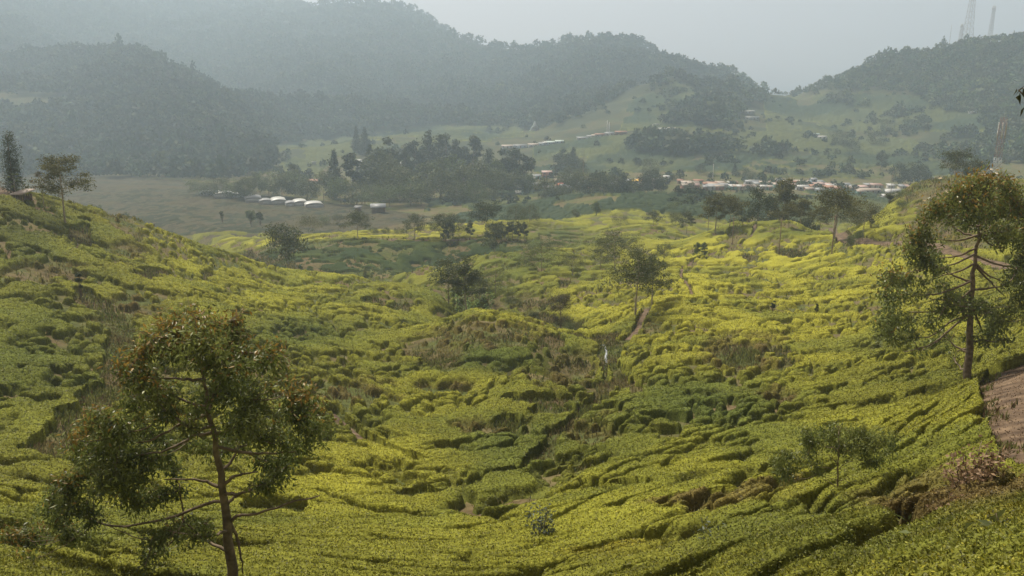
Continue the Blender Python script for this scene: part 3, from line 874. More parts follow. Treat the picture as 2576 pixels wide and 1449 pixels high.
_TREEMESH = {}
def tree_mesh(style, shade, H, W, D, variant):
    """a mesh pair per style, shade, coarse slenderness and size class; shared by copies"""
    fine = 0 if D < 160 else 1 if D < 300 else 2
    asp = round(W / H * 5) / 5 or .2
    key = (style, shade, asp, fine, variant)
    if key not in _TREEMESH:
        rng = np.random.default_rng(abs(hash(str(key))) % 99991 if False else (len(_TREEMESH) * 37 + 5))
        h0 = 12.0; w0 = h0 * asp
        paths, cl, flat = tree_parts(style, h0, w0, rng)
        n = {0: 5600, 1: 4200, 2: 2200}[fine]
        size = {0: .30, 1: .44, 2: .75}[fine]
        if style in ('sparse',): n //= 3
        if style in ('column', 'conifer'): n = int(n * 1.2)
        if style in ('column', 'bush', 'conifer') or w0 < 4: size *= .8
        q = crown_leaves(cl, n, size, GREENS[shade], rng, .25, .5, None, flat)
        tm = make_mesh('t_', *tube(paths, 6), M_BARK_PALE if style in ('umbrella', 'sparse') else M_BARK, True)
        cm = make_mesh('c_', *q[:2], M_LEAF, False, q[2])
        _TREEMESH[key] = (tm.data, cm.data)
        bpy.data.objects.remove(tm); bpy.data.objects.remove(cm)
    return _TREEMESH[key]

def put_tree(name, style, shade, X, D, Ytop, Wpx, label, cat='tree', group=None, rng=random, sink=0.0):
    x, y, z = place(X, D); z -= sink
    _, t = ray(X, Ytop)
    H = max(.6, t * D - z); W = Wpx * K / F_PX * D * (1.42 if style == 'umbrella' else 1.28 if style == 'round' else 1.1)
    tm, cm = tree_mesh(style, shade, H, W, D, rng.randint(0, 2))
    o = empty(name, (x, y, z), rng.uniform(0, 6.28))
    asp = round(W / H * 5) / 5 or .2
    s = H / 12.0; sw = W / (12.0 * asp)
    for pn, me in (('trunk', tm), ('crown', cm)):
        if pn == 'trunk' and len(me.vertices) == 0: continue
        c = bpy.data.objects.new(pn, me); COL.objects.link(c); c.parent = o
        c.scale = (sw, sw, s)
    tag(o, label, cat, group)
    return o

ORD = ['first', 'second', 'third', 'fourth', 'fifth', 'sixth', 'seventh', 'eighth', 'ninth', 'tenth', 'eleventh', 'twelfth', 'thirteenth',
       'fourteenth', 'fifteenth', 'sixteenth', 'seventeenth', 'eighteenth', 'nineteenth', 'twentieth', 'twenty-first', 'twenty-second',
       'twenty-third', 'twenty-fourth', 'twenty-fifth', 'twenty-sixth', 'twenty-seventh', 'twenty-eighth', 'twenty-ninth', 'thirtieth']

def trees_now():
    R = random.Random(4)
    P = lambda *a, **k: put_tree(*a, rng=R, **k)
    # the left hill
    P('ivy_covered_tree', 'column', 'dark', 35, 112, 328, 58, 'tall dark tree like a leaning column above the little shelter on the left hill')
    P('shade_tree', 'umbrella', 'olive', 166, 106, 388, 105, 'lone flat-topped tree with a long bare trunk on the crest of the left hill')
    P('bare_tree', 'sparse', 'brownish', 111, 112, 428, 45, 'small thin-leaved tree between the shelter and the lone flat-topped tree')
    P('sapling', 'sparse', 'light', 42, 109, 433, 26, 'pale green sapling on a thin stem in front of the dark column tree')
    P('sapling', 'sparse', 'light', 62, 111, 442, 24, 'pale green sapling directly over the roof of the shelter')
    P('sapling', 'sparse', 'brownish', 4, 108, 455, 22, 'yellowish sapling at the left end of the bare earth patch')
    P('round_bush', 'bush', 'mid', 246, 340, 494, 44, 'dark round bush on the dull pasture, the left of a pair', 'bush', 'pair of dark bushes on the pasture')
    P('round_bush', 'bush', 'mid', 328, 310, 498, 56, 'larger dark round bush on the dull pasture, the right of a pair', 'bush', 'pair of dark bushes on the pasture')
    P('shrub', 'bush', 'deep' if False else 'mid', 205, 78, 655, 22, 'small upright shrub with pinkish tips among tea on the left slope', 'shrub')
    # the shelf with the curved track
    shelf = [('umbrella', 'mid', 728, 188, 564, 104, 'broad umbrella-shaped tree leaning out over the dark tea slope, foot below the track'),
        ('umbrella', 'mid', 780, 240, 545, 80, 'hazy umbrella tree just behind the broad one at the left end of the track'),
        ('umbrella', 'mid', 901, 229, 530, 64, 'tree with a dense flat crown alone on the middle of the curved track'),
        ('umbrella', 'mid', 1043, 231, 541, 56, 'faint thin-crowned tree right of the three small round trees on the track'),
        ('umbrella', 'mid', 1108, 231, 540, 58, 'slim pale-trunked tree, left one of two alike by the track'),
        ('umbrella', 'mid', 1141, 232, 540, 56, 'slim pale-trunked tree, right one of two alike by the track'),
        ('umbrella', 'dark', 1222, 234, 509, 76, 'tallest and darkest tree on the track, with a stepped two-part crown'),
        ('umbrella', 'mid', 1245, 214, 560, 58, 'tree with its foot in the dark tea slope below the tallest track tree'),
        ('round', 'mid', 1298, 256, 514, 56, 'large hazy round tree at the end of the track, left of a touching pair'),
        ('round', 'mid', 1333, 262, 513, 52, 'large hazy round tree at the end of the track, right of a touching pair')]
    for st, sh, X, D, Yt, W, lb in shelf:
        P('shade_tree', st, sh, X, D, Yt, W, lb, group='shade trees along the curved track')
    for i, X in enumerate((941, 971, 1003)):
        P('small_round_tree', 'round', 'mid', X, 239, 571, 24, 'small round tree on yellow tea, %s from the left of three in a row' % ORD[i], group='three small round trees')
    for i, X in enumerate((1121, 1134, 1183, 1262, 1278, 1290, 1304, 1319)):
        P('young_tree', 'round', 'mid', X, 227 + (i % 3), 553 + (X % 7), 17 + (i == 1) * 6, '%s young thin tree from the left in the row behind the curved track' % ORD[i], group='young trees behind the track')
    P('young_tree', 'round', 'mid', 733, 229, 594, 26, 'low shrubby tree beside the bend of the track', group='young trees behind the track')
    # in front of and around the little valley
    P('shade_tree', 'umbrella', 'mid', 1128, 126, 650, 84, 'slender feathery tree above the corn patch, left of two', group='trees around the corn patch')
    P('shade_tree', 'umbrella', 'mid', 1172, 123, 655, 78, 'slender feathery tree above the corn patch, right of two', group='trees around the corn patch')
    P('shade_tree', 'round', 'mid', 1246, 137, 672, 92, 'dark dense tree on several stems right of the corn patch', group='trees around the corn patch')
    P('shade_tree', 'umbrella', 'mid', 1362, 152, 608, 120, 'wide loose tree with a pale forked limb on the green knoll')
    P('shade_tree', 'umbrella', 'mid', 1547, 150, 585, 112, 'tall domed tree with two trunks in front of the yellow slope')
    P('shade_tree', 'umbrella', 'mid', 1510, 156, 608, 72, 'lower tree half hidden left of the tall domed tree')
    P('shade_tree', 'umbrella', 'mid', 1640, 104, 648, 80, 'lower spreading tree touching the right side of the large leaning tree')
    P('shade_tree', 'umbrella', 'mid', 1440, 148, 640, 60, 'small loose tree on the right flank of the green knoll')
    P('shade_tree', 'umbrella', 'mid', 1322, 158, 636, 64, 'hazy tree on the left flank of the green knoll')
    P('shade_tree', 'umbrella', 'mid', 1206, 131, 690, 60, 'low tree between the feathery pair and the dark many-stemmed tree')
    P('shade_tree', 'round', 'mid', 1668, 158, 612, 44, 'dark round tree between the leaning tree and the upper footpath')
    P('shade_tree', 'umbrella', 'mid', 1597, 97, 628, 130, 'large leaning tree with a drooping right-hand bough beside the ditch path')
    P('ivy_covered_tree', 'column', 'mid', 1495, 138, 684, 26, 'small egg-shaped dark tree standing alone on bright tea')
    P('ivy_covered_tree', 'column', 'dark', 1312, 141, 696, 19, 'narrow pillar-like shrub with pink tips by the valley', 'shrub')
    P('ivy_covered_tree', 'column', 'mid', 918, 152, 673, 19, 'narrow pillar-like shrub on the crest of the left hill', 'shrub')
    P('loose_tree', 'round', 'brownish', 1411, 108, 738, 58, 'thin greyish see-through tree above the brown bushes')
    P('shrub', 'bush', 'light', 1428, 101, 792, 48, 'pale green rounded shrub at the foot of the thin greyish tree', 'shrub')
    P('shrub', 'bush', 'mid', 1285, 128, 728, 46, 'dark rounded shrub right of the corn patch', 'shrub')
    for i, (X, D, Yt, W) in enumerate(((612, 196, 636, 34), (648, 192, 632, 44), (690, 190, 646, 36), (575, 176, 650, 30), (745, 178, 668, 34), (1290, 118, 770, 40), (1452, 100, 800, 44), (1345, 112, 764, 36), (1520, 96, 822, 36))):
        P('shrub', 'bush', 'mid' if i % 2 else 'olive', X, D, Yt, W, '%s wild shrub from the left on the rough banks around the valley' % ORD[i], 'shrub', 'wild shrubs on the rough banks')
    P('shrub', 'bush', 'mid', 1212, 132, 733, 40, 'dark shrub behind the corn patch', 'shrub')
    P('shrub', 'bush', 'grey', 768, 50, 968, 34, 'bluish grey weed shrub behind the right edge of the big near tree', 'shrub')
    for X, D, Yt, W, lb in ((1943, 96, 738, 15, 'tiny dark conical seedling on the bright slope, upper left of two'), (2053, 96, 750, 13, 'tiny dark conical seedling on the bright slope, lower right of two')):
        P('seedling', 'bush', 'dark', X, D, Yt, W, lb, 'seedling', 'two dark seedlings on the bright slope')
    # the plateau
    plat = [('umbrella', 1644, 246, 530, 40, 'mid'), ('umbrella', 1727, 243, 531, 34, 'mid'), ('umbrella', 1800, 190, 489, 56, 'olive'), ('umbrella', 1836, 190, 491, 60, 'olive'),
        ('round', 1904, 200, 470, 64, 'dark'), ('umbrella', 1959, 212, 454, 68, 'olive'), ('umbrella', 1983, 184, 512, 40, 'olive'), ('umbrella', 2011, 196, 499, 50, 'olive'),
        ('umbrella', 2062, 184, 520, 46, 'olive'), ('umbrella', 2099, 163, 469, 92, 'olive'), ('umbrella', 2140, 178, 520, 60, 'dark'), ('umbrella', 2169, 154, 507, 82, 'olive'),
        ('round', 1858, 230, 520, 46, 'mid'), ('round', 1925, 232, 520, 50, 'mid'), ('round', 2030, 215, 530, 44, 'mid'), ('round', 1560, 252, 540, 44, 'mid'), ('round', 1700, 262, 532, 40, 'mid')]
    plat.sort(key=lambda a: a[1])
    for i, (st, X, D, Yt, W, sh) in enumerate(plat):
        lb = '%s tree from the left across the plateau, %s' % (ORD[i], 'round and hazy' if st == 'round' else 'flat-crowned on pale trunk')
        P('shade_tree', st, sh, X, D, Yt, W, lb, group='trees across the plateau')
    P('young_tree', 'round', 'light', 1753, 164, 608, 19, 'small umbrella sapling by the upper footpath, left of two', group='saplings by the footpath')
    P('young_tree', 'round', 'light', 1771, 166, 608, 16, 'small umbrella sapling by the upper footpath, right of two', group='saplings by the footpath')
    # right hill
    P('shade_tree', 'umbrella', 'mid', 2399, 206, 375, 66, 'tall loose tree on the crest of the right hill')
    P('shade_tree', 'round', 'mid', 2447, 206, 398, 52, 'leaning bushy tree beside the telecom mast')
    P('round_bush', 'bush', 'brownish', 2365, 190, 443, 90, 'wide brownish bush on the crest of the right hill', 'bush')
    for i, (X, D, Yt, W) in enumerate(((2236, 196, 468, 30), (2258, 188, 470, 40), (2283, 180, 470, 46), (2306, 188, 460, 34), (2266, 172, 492, 40), (2190, 160, 506, 22))):
        P('round_bush', 'bush', 'light' if i not in (0, 5) else 'mid', X, D, Yt, W, '%s pale bush from the left in the cluster down the shoulder of the right hill' % ORD[i], 'bush', 'pale bushes on the right hill')
    P('round_bush', 'bush', 'light', 2138, 146, 578, 32, 'pale bush at the mouth of the hill road', 'bush')
    P('round_bush', 'bush', 'light', 2160, 150, 566, 26, 'smaller pale bush behind the bush at the mouth of the hill road', 'bush')
    P('round_bush', 'bush', 'light', 2520, 200, 424, 34, 'pale bush behind the big tree crown on the right', 'bush')
trees_now()

def grove():
    R = random.Random(8)
    tall = [(846,368,38,455),(889,374,36,455),(933,357,30,500),(976,338,46,505),(1020,374,30,500),(1046,345,40,540),(1078,320,52,560),(1124,328,44,560),(1150,345,34,560),(1191,330,30,560),(1232,366,46,520),(1262,368,34,500),(1294,366,40,505),(898,312,16,700),(921,314,22,690),(1320,384,36,490)]
    rnd = [(498,452,44,445),(528,456,36,440),(560,450,44,440),(592,454,40,436),(618,446,40,432),(645,434,46,450),(677,431,58,455),(710,440,44,450),(742,434,56,455),(774,451,46,440),(815,436,60,440),(858,450,48,425),(739,412,30,480),(898,456,56,420),(938,466,50,412),(957,372,54,480),(930,397,40,470),
        (965,402,66,450),(992,404,60,445),(1006,427,84,425),(1033,452,60,415),(1073,412,64,445),(1108,396,46,460),(1138,388,50,465),(1113,427,80,430),(1086,411,60,450),(1167,418,60,440),(1200,404,56,455),(1248,402,44,470),(1221,440,60,440),(1194,456,56,420),(1262,430,56,460),(1300,430,50,470),(1328,440,30,470),(980,470,50,408),(1150,455,56,420),(1060,470,56,410)]
    tall.sort(); rnd.sort()
    for i, (X, Yt, W, D) in enumerate(tall):
        pt_ = i % 4 == 0 or W < 25
        put_tree('grove_conifer' if pt_ else 'grove_tall_tree', 'conifer' if pt_ else 'round', 'dark', X, D, Yt + (0 if pt_ else 6), W * (1.6 if pt_ else 1.25), '%s %s from the left rising out of the central grove' % (ORD[i], 'pointed dark tree' if pt_ else 'tall domed dark tree'), group='tall dark trees of the grove', rng=R)
    for i, (X, Yt, W, D) in enumerate(rnd):
        r = i % 16
        put_tree('grove_tree', 'round', 'mid' if i % 3 else 'light', X, D, Yt, W * 1.2, '%s rounded broadleaf tree from the left in the %s third of the grove' % (ORD[r], ('left', 'middle', 'right')[i // 16]), group='rounded trees of the grove', rng=R)
    # around the houses
    v = [(1372,448,44,430),(1420,440,40,455),(1448,432,44,450),(1416,372,34,600),(1440,366,36,610),(1425,395,44,560),(1452,398,40,555),(1436,418,50,500),(1465,424,44,490),(1490,436,40,440),(1512,430,44,435),(1536,436,46,430),(1560,434,40,432),(1585,448,40,430),(1618,440,38,450),(1640,428,46,460),(1662,446,30,460),(1636,398,44,560),(1700,436,26,520),(1762,414,26,560),(1786,430,30,540),(1848,404,16,560),(1872,424,40,540),(1890,432,30,520),(1400,462,40,420),(1520,456,50,415),(1385,470,36,410),(1735,458,30,440),(1885,462,26,440),(1960,462,22,440)]
    v.sort()
    for i, (X, Yt, W, D) in enumerate(v):
        st = 'conifer' if (X, Yt) in ((1848, 404), (1440, 366)) else 'round'
        put_tree('village_tree', st, 'dark' if i % 2 else 'mid', X, D, Yt, W * 1.1, '%s tree from the left among the roadside houses' % ORD[i], group='trees around the roadside houses', rng=R)
    w = [(1800,296,50,800),(1770,300,50,780),(1740,304,44,770),(1836,290,36,880),(1712,306,36,760),(1850,272,30,920),(1895,290,40,820),(1912,300,40,800),(1560,318,30,790),(1610,312,34,790),(1660,318,30,790),(1690,286,22,850),(1600,270,18,880),(1640,262,18,900),(1580,286,18,860),(1720,262,20,920),(2007,262,24,960),(2010,330,30,760),(2140,350,44,680),(2110,330,40,720),(2215,378,26,600),(2260,410,40,520),(2290,408,50,520),(2310,414,36,510),(2200,330,36,740),(2230,300,36,800),(1355,310,30,880),(1370,300,36,880)]
    w.sort()
    for i, (X, Yt, W, D) in enumerate(w):
        put_tree('hillside_tree', 'round', 'dark' if i % 2 else 'mid', X, D, Yt, W * 1.1, '%s tree from the left scattered over the far tea slopes' % ORD[i], group='trees scattered on the far slopes', rng=R)
    # low brush on the rolling fields behind the shelf
    b = [(632,517,26,330),(655,515,18,340),(560,521,10,340),(815,536,40,345),(850,535,36,345),(888,533,34,350),(920,535,26,350),(1105,548,22,330),(1388,470,30,420),(1500,500,26,300),(1606,478,20,372),(1690,500,50,320),(1630,505,40,320),(1665,478,40,372),(1450,520,30,300),(1345,560,26,275)]
    b.sort()
    for i, (X, Yt, W, D) in enumerate(b):
        put_tree('field_bush', 'bush', 'light' if i % 2 else 'mid', X, D, Yt, W * 1.1, '%s low bush from the left on the fields between the shelf and the grove' % ORD[i], 'bush', 'low bushes on the middle fields', R)
grove()

# ------------------------------------------------------------------ hero trees
def clump_tree(name, label, D, trunk, clumps, Yconv, size, n, shade, depth, r0, nseg=10, seed=1, extra_limbs=(), twig=True, orange_top=None, droop=.9, aspect=.36, fold=True):
    """trunk and clumps are given in photo positions; each clump gets its own depth around the trunk"""
    rng = np.random.default_rng(seed)
    def w(X, Y, d=0.0):
        u, t = ray(X, Y); return np.array((u * (D + d), D + d, t * (D + d)))
    T = [Yconv(*p) for p in trunk]
    base = w(*T[0]); bz = gz(base[0], base[1])
    P = np.array([w(*p) for p in T])
    P = P[::-1] if P[0, 2] > P[-1, 2] else P
    s = D * K / F_PX
    # root the trunk in the ground straight below its lowest seen point
    P = np.vstack([[P[0, 0] + (P[0, 0] - P[1, 0]) * .4, P[0, 1], bz - .4], P])
    zz = np.linspace(P[0, 2], P[-1, 2], 26)
    TP = np.c_[np.interp(zz, P[:, 2], P[:, 0]), np.interp(zz, P[:, 2], P[:, 1]), zz]
    TP[1:-1, :2] += rng.normal(size=(24, 2)) * .012 * (P[-1, 2] - P[0, 2]) * .25
    f = np.linspace(0, 1, 26)
    root = np.array((TP[0, 0], TP[0, 1], bz))
    o = empty(name, root); tag(o, label, 'tree')
    rad = r0 * (1.12 - 1.0 * f); rad[:2] *= 1.25
    ob = make_mesh('trunk', *tube([(TP - root, rad)], nseg), M_BARK, True, parent=o)
    C = []; org = []
    for c in clumps:
        X, Y = Yconv(c[0], c[1]); r = c[2] * (Yconv(1, 0)[0] - Yconv(0, 0)[0]) * s * 1.45
        tx = np.interp(w(X, Y)[2], TP[:, 2], TP[:, 0])
        dx = abs(w(X, Y)[0] - tx)
        dd = np.clip(rng.normal(), -1.5, 1.5) * depth * .5 * (1.1 - .5 * min(1, dx / depth))
        p = w(X, Y, dd); C.append((*p, r)); org.append(c[3] if len(c) > 3 else 0)
    C = np.array(C); org = np.array(org, float)
    dm = np.linalg.norm(C[:, None, :3] - C[None, :, :3], axis=2) + np.eye(len(C)) * 9
    ex = []; eo = []
    for i in range(len(C)):
        for j in np.argsort(dm[i])[:2]:
            if j > i or rng.random() < .3:
                ex.append((*(C[i, :3] * .5 + C[j, :3] * .5 + rng.normal(size=3) * .12 * C[i, 3]), .72 * min(C[i, 3], C[j, 3]))); eo.append(.5 * (org[i] + org[j]))
    nb0 = len(C); C = np.vstack([C, ex]); org = np.r_[org, eo]
    # boughs: each clump hangs from the nearest lower clump or from the trunk
    order = np.argsort([np.hypot(c[0] - np.interp(c[2], TP[:, 2], TP[:, 0]), c[1] - D) for c in C[:nb0]])
    nodes = []; paths = []
    for i in order:
        c = C[i, :3]; best = None
        zt = np.clip(c[2] - .42 * np.hypot(c[0] - np.interp(c[2], TP[:, 2], TP[:, 0]), c[1] - D), TP[3, 2], TP[-2, 2])
        tp = np.array((np.interp(zt, TP[:, 2], TP[:, 0]), np.interp(zt, TP[:, 2], TP[:, 1]), zt))
        best = (np.linalg.norm(c - tp) * 1.0, tp, 0)
        for q, lv in nodes:
            d = np.linalg.norm(c - q) * 1.15 + .25 * lv
            if d < best[0] and np.hypot(q[0] - tp[0], q[1] - tp[1]) < np.hypot(c[0] - tp[0], c[1] - tp[1]) and lv < 4: best = (d, q, lv + 1)
        lv = best[2]
        pa = bez(best[1], c, -.07, 9, rng, .012)
        th = r0 * (.34, .22, .15, .11, .08)[lv]
        paths.append((pa, th * np.linspace(1, .4, 9)))
        nodes.append((c, lv))
        if twig:
            for _ in range(6):
                e = c + rng.normal(size=3) * C[i, 3] * .7
                paths.append((bez(c + (best[1] - c) * rng.uniform(0, .3), e, 0, 4, rng, .05), th * .25 * np.linspace(1, .3, 4)))
    for L in extra_limbs:
        LP = []
        for k, (a, b) in enumerate(L):
            LP.append(w(*Yconv(a, b), (rng.uniform(-.15, .15) if k else 0) * depth))
        LP = np.array(LP); t = np.linspace(0, 1, 12); tt = np.linspace(0, 1, len(LP))
        q = np.c_[[np.interp(t, tt, LP[:, i]) for i in range(3)]].T
        q[1:-1] = (q[:-2] + q[2:] + q[1:-1] * 2) / 4
        q[1:-1] += rng.normal(size=(10, 3)) * .012
        paths.append((q, r0 * .33 * np.linspace(1, .35, 12)))
    for k, (pa, ra) in enumerate(paths): pa -= root
    big = [p for p in paths if p[1][0] > r0 * .2]; small = [p for p in paths if p[1][0] <= r0 * .2]
    for p in big[:60]:
        make_mesh('branch', *tube([p], 6), M_BARK, True, parent=o)
    big_ = sorted(small, key=lambda p: -p[1][0])[:30]
    for p in big_: make_mesh('twig', *tube([p], 4), M_BARK, True, parent=o)
    rest = small if len(small) < 1 else [p for p in small if not any(p is q for q in big_)]
    tag(make_mesh('fine_twigs', *tube(rest, 4), M_BARK, True, parent=o), kind='stuff')
    C[:, :3] -= root
    q = crown_leaves(C, n, size, GREENS[shade], rng, droop, aspect, org, .85, fold)
    make_mesh('crown', *q[:2], M_GLOSSLEAF, False, q[2], parent=o)
    return o

def hero_trees():
    c1 = lambda a, b: (63 + a * .501, 723 + b * .501)
    left = [(740,200,85,.7),(860,150,60,.8),(900,190,80,.6),(870,280,105,.15),(1050,165,52,.8),(1060,260,80,.4),(1100,320,60,.2),(650,260,65,.6),(760,310,85,.3),(520,400,75,.7),(600,430,65,.3),(560,550,75,.15),(640,540,75,.1),(720,520,60,.1),
        (1245,320,55,.8),(1275,400,50,.5),(1200,370,60,.1),(1010,430,90,.2),(950,520,105,0),(1070,500,90,.1),(880,590,55,.1),(1130,560,70,0),(1200,600,60,.1),(1390,540,70,.7),(1450,590,55,.6),(1350,640,60,.1),(1480,680,55,.3),(1440,740,75,0),(1380,800,60,0),(1300,780,60,0),
        (1050,700,80,0),(1120,700,70,0),(1000,770,70,0),(1080,800,50,0),(960,830,50,0),(1230,880,70,.1),(1290,920,60,0),(1220,980,55,0),(1170,1000,45,0),(430,680,80,.15),(350,730,80,.4),(260,770,60,.7),(480,740,70,.05),(400,820,90,0),(480,880,80,0),(550,820,60,0),(440,960,80,0),(380,1000,60,0),
        (500,1030,60,.1),(600,1040,65,.15),(680,1050,55,0),(560,1090,60,0),(200,975,55,.6),(150,1040,60,.2),(230,1040,55,.1),(130,1110,60,0),(220,1130,55,0),(310,1080,50,0),(350,1160,45,0),(200,1230,55,.2),(280,1240,55,0),(60,1240,60,.3),(-30,1290,60,.7),(-90,1240,60,.5),(0,1380,60,.5),
        (640,1270,55,0),(720,1220,60,.1),(800,1180,55,0),(850,1250,50,0),(700,1310,50,0),(620,1350,45,0),(600,1405,38,0),(900,1185,35,0),(930,1240,30,0),(290,820,60,.2),(330,920,55,.1),(600,700,70,.1),(700,650,60,.1),(560,640,60,.1),(640,860,60,0),(740,900,50,0),(820,780,50,0),(700,780,50,0),(820,700,50,.1),(560,960,60,0),(1180,760,50,0),(1250,700,55,.1),(780,1010,45,0),(330,640,50,.3),(1330,540,50,.5)]
    limbs = [[(1005,1075),(930,1070),(830,1120),(720,1160),(560,1200),(420,1205),(340,1170),(290,1140)],[(970,1000),(920,975),(850,965),(700,965)],[(1015,1085),(1060,1045),(1140,1010)],[(1000,990),(1040,950),(1100,938),(1170,925)],
        [(1035,1175),(1070,1145),(1180,1130),(1330,1080),(1480,1045)],[(935,730),(860,740),(770,790),(680,830),(540,845)],[(925,640),(830,660),(740,710),(640,770),(560,780)],[(965,800),(1120,830),(1250,840),(1370,820)],[(905,465),(830,462),(740,460),(620,450)],[(890,430),(930,390),(990,380)],[(1030,1180),(1065,1250),(1085,1340),(1095,1440)]]
    clump_tree('broadleaf_tree', 'large near tree with orange-tipped glossy leaves and long bare lower boughs on the left', 14.8,
               [(1045,1445),(1020,1250),(1005,1120),(985,980),(970,880),(945,720),(930,640),(905,500),(890,400),(880,290)], left, c1, .115, 33000, 'near', 1.7, .125, seed=3, extra_limbs=limbs)
    c2 = lambda a, b: (1887 + a * .4774, 377 + b * .4774)
    right = [(1235,160,65,.8),(1165,190,60,.5),(1100,220,58,.5),(1050,260,58,.4),(1000,300,50,.3),(1180,280,80,.3),(1260,250,80,.3),(1335,180,58,.6),(1355,245,68,.5),(1390,310,68,.3),(1310,330,68,.2),(1430,300,60,.3),(1460,370,60,.4),(955,330,55,.7),(1010,360,50,.4),(1080,340,60,.2),(1120,400,55,.1),
        (900,425,48,.4),(870,490,55,.3),(935,480,55,.1),(850,545,50,.3),(905,560,58,.1),(965,560,50,0),(930,625,48,0),(1000,620,50,0),(1000,700,45,0),(760,645,55,.3),(720,690,48,.2),(795,700,55,.1),(835,680,40,0),(700,760,48,.1),(760,780,58,.1),(740,850,55,0),(690,920,48,.1),(760,930,58,0),(830,890,45,0),(700,980,40,0),(770,1000,48,0),(850,980,40,0),
        (1050,790,55,0),(1110,780,58,0),(1150,830,50,0),(980,850,45,0),(960,920,48,0),(1080,870,40,0),(1220,820,58,0),(1285,860,58,0),(1335,900,55,0),(1250,940,55,0),(1225,1000,48,0),(1400,820,55,0),(1440,700,58,0),(1435,460,58,.2),(1380,420,60,.1),(1320,480,55,0),(1290,430,60,.1),(1440,560,50,.1),(1400,640,48,0),(1360,700,40,0),(1070,1090,35,0),(1500,600,60,.1),(1510,760,60,.1),(1530,450,60,.2),(1500,880,50,0),(900,1060,40,0),(1150,350,60,.1),(1220,370,60,.1),(1340,1000,40,0),(880,760,45,0),(1020,980,40,0)]
    rl = [[(1185,520),(1100,560),(1000,570)],[(1170,690),(1060,740),(960,765),(860,760)],[(1165,740),(1050,840),(950,855),(830,855)],[(1190,560),(1280,600),(1360,615),(1440,620)],[(1190,615),(1260,690),(1340,770)],[(1190,600),(1250,660),(1330,695)],
          [(1160,860),(1070,930),(960,1030),(810,1065)],[(1160,870),(1060,900),(960,985),(865,990)],[(1155,1050),(1120,1050),(1090,1060)],[(1200,450),(1100,480),(960,470)],[(1195,540),(1110,590),(1000,625)],[(1180,600),(1110,640),(1000,665)],[(1215,440),(1260,500),(1350,520)],[(1180,850),(1200,900),(1225,960)]]
    clump_tree('broadleaf_tree', 'tall tree with a pale straight trunk beside the bend of the dirt road', 40.5,
               [(1148,1235),(1152,1130),(1158,1000),(1165,850),(1175,700),(1185,600),(1197,500),(1212,400),(1225,300),(1232,190)], right, c2, .21, 24000, 'near', 3.4, .21, seed=8, extra_limbs=rl, aspect=.42, fold=False)
    c3 = lambda a, b: (1195 + a * .5362, 1006 + b * .5362)
    small = [(1450,255,42),(1425,300,35),(1440,330,38),(1480,345,35),(1455,380,28),(1555,150,38),(1590,190,40),(1560,200,30),(1640,150,40),(1700,125,38),(1715,185,45),(1660,200,40),(1790,145,40),(1850,170,40),(1905,165,40),(1950,205,35),(1930,245,35),(1865,225,40),(1795,220,42),(1740,240,36),(1560,245,34),(1600,300,32),(1615,345,26),(1880,295,28),(1830,270,34),(1500,270,34),(1970,170,24),(1540,290,26)]
    sl = [[(1702,330),(1660,318),(1600,315),(1520,300)],[(1702,330),(1725,300),(1760,290),(1830,280)],[(1703,300),(1680,270),(1650,255)],[(1702,385),(1725,375),(1750,362)],[(1700,420),(1670,390),(1640,375)]]
    clump_tree('young_tree', 'young spreading tree with dark drooping leaves on a thin stem in the near tea rows', 19.6,
               [(1700,495),(1701,440),(1702,385),(1703,330),(1704,290),(1706,240),(1708,190),(1710,130)], small, c3, .10, 7000, 'near', .9, .035, 8, 5, sl, droop=1.2, aspect=.30)
hero_trees()

def near_shrub(name, label, X, Y, D, W, H, shade, size, n, seed, aspect=.5, stems=9, cat='shrub', droop=.2, leaner=0.0, fill=.8):
    rng = np.random.default_rng(seed)
    x, y, z = place(X, D)
    z += .25
    o = empty(name, (x, y, z)); tag(o, label, cat)
    paths = []; P = []; Nn = []
    for i in range(stems):
        a = i * 2.4 + rng.uniform(-.3, .3); rr = W * .5 * rng.uniform(.15, 1)
        e = np.array((cos(a) * rr + leaner, sin(a) * rr * .7, H * rng.uniform(.55, 1)))
        pa = bez((0, 0, -.4), e, .08, 8, rng, .02); paths.append((pa, .012 * (H + .5) * np.linspace(1, .3, 8)))
        m = n // stems
        t = rng.random(m) ** .6 * .75 + .25
        q = np.c_[[np.interp(t, np.linspace(0, 1, 8), pa[:, k]) for k in range(3)]].T + rng.normal(size=(m, 3)) * size * fill
        P.append(q); d = q - np.array((0, 0, H * .4)); Nn.append(d / (np.linalg.norm(d, axis=1)[:, None] + 1e-9))
    P = np.concatenate(P); Nn = np.concatenate(Nn)
    c0, c1 = map(np.array, GREENS[shade]); m = rng.random((len(P), 1)) ** 1.4
    q = leaf_quads(P, Nn, size * rng.uniform(.7, 1.3, len(P)), size * aspect * rng.uniform(.8, 1.2, len(P)), c0 * (1 - m) + c1 * m, rng, droop, .7, True)
    make_mesh('stem', *tube(paths, 6), M_BARK, True, parent=o)
    make_mesh('leaves', *q[:2], M_LEAF, False, q[2], parent=o)
    return o
near_shrub('weed_shrub', 'pale grey-green large-leaved plant standing alone in the near tea', 1362, 1390, find_D(1362, 1388), .95, 1.45, 'grey', .15, 260, 2, .48)
near_shrub('dead_shrub', 'dead shrub with papery tan leaves at the edge of the near tea', 2440, 1290, find_D(2440, 1292), 1.45, 1.25, 'dead', .11, 620, 3, .55, 14)
near_shrub('dead_shrub', 'low dead branch with dry tan leaves lying in front of the dead shrub', 2400, 1352, find_D(2400, 1350), 1.1, .45, 'dead', .10, 130, 6, .55, 8)
near_shrub('weed_shrub', 'bright green broad-leaved weed at the bottom edge next to a single upright leaf', 2330, 1449, find_D(2330, 1440), .8, .4, 'light', .20, 40, 7, .5, 6)
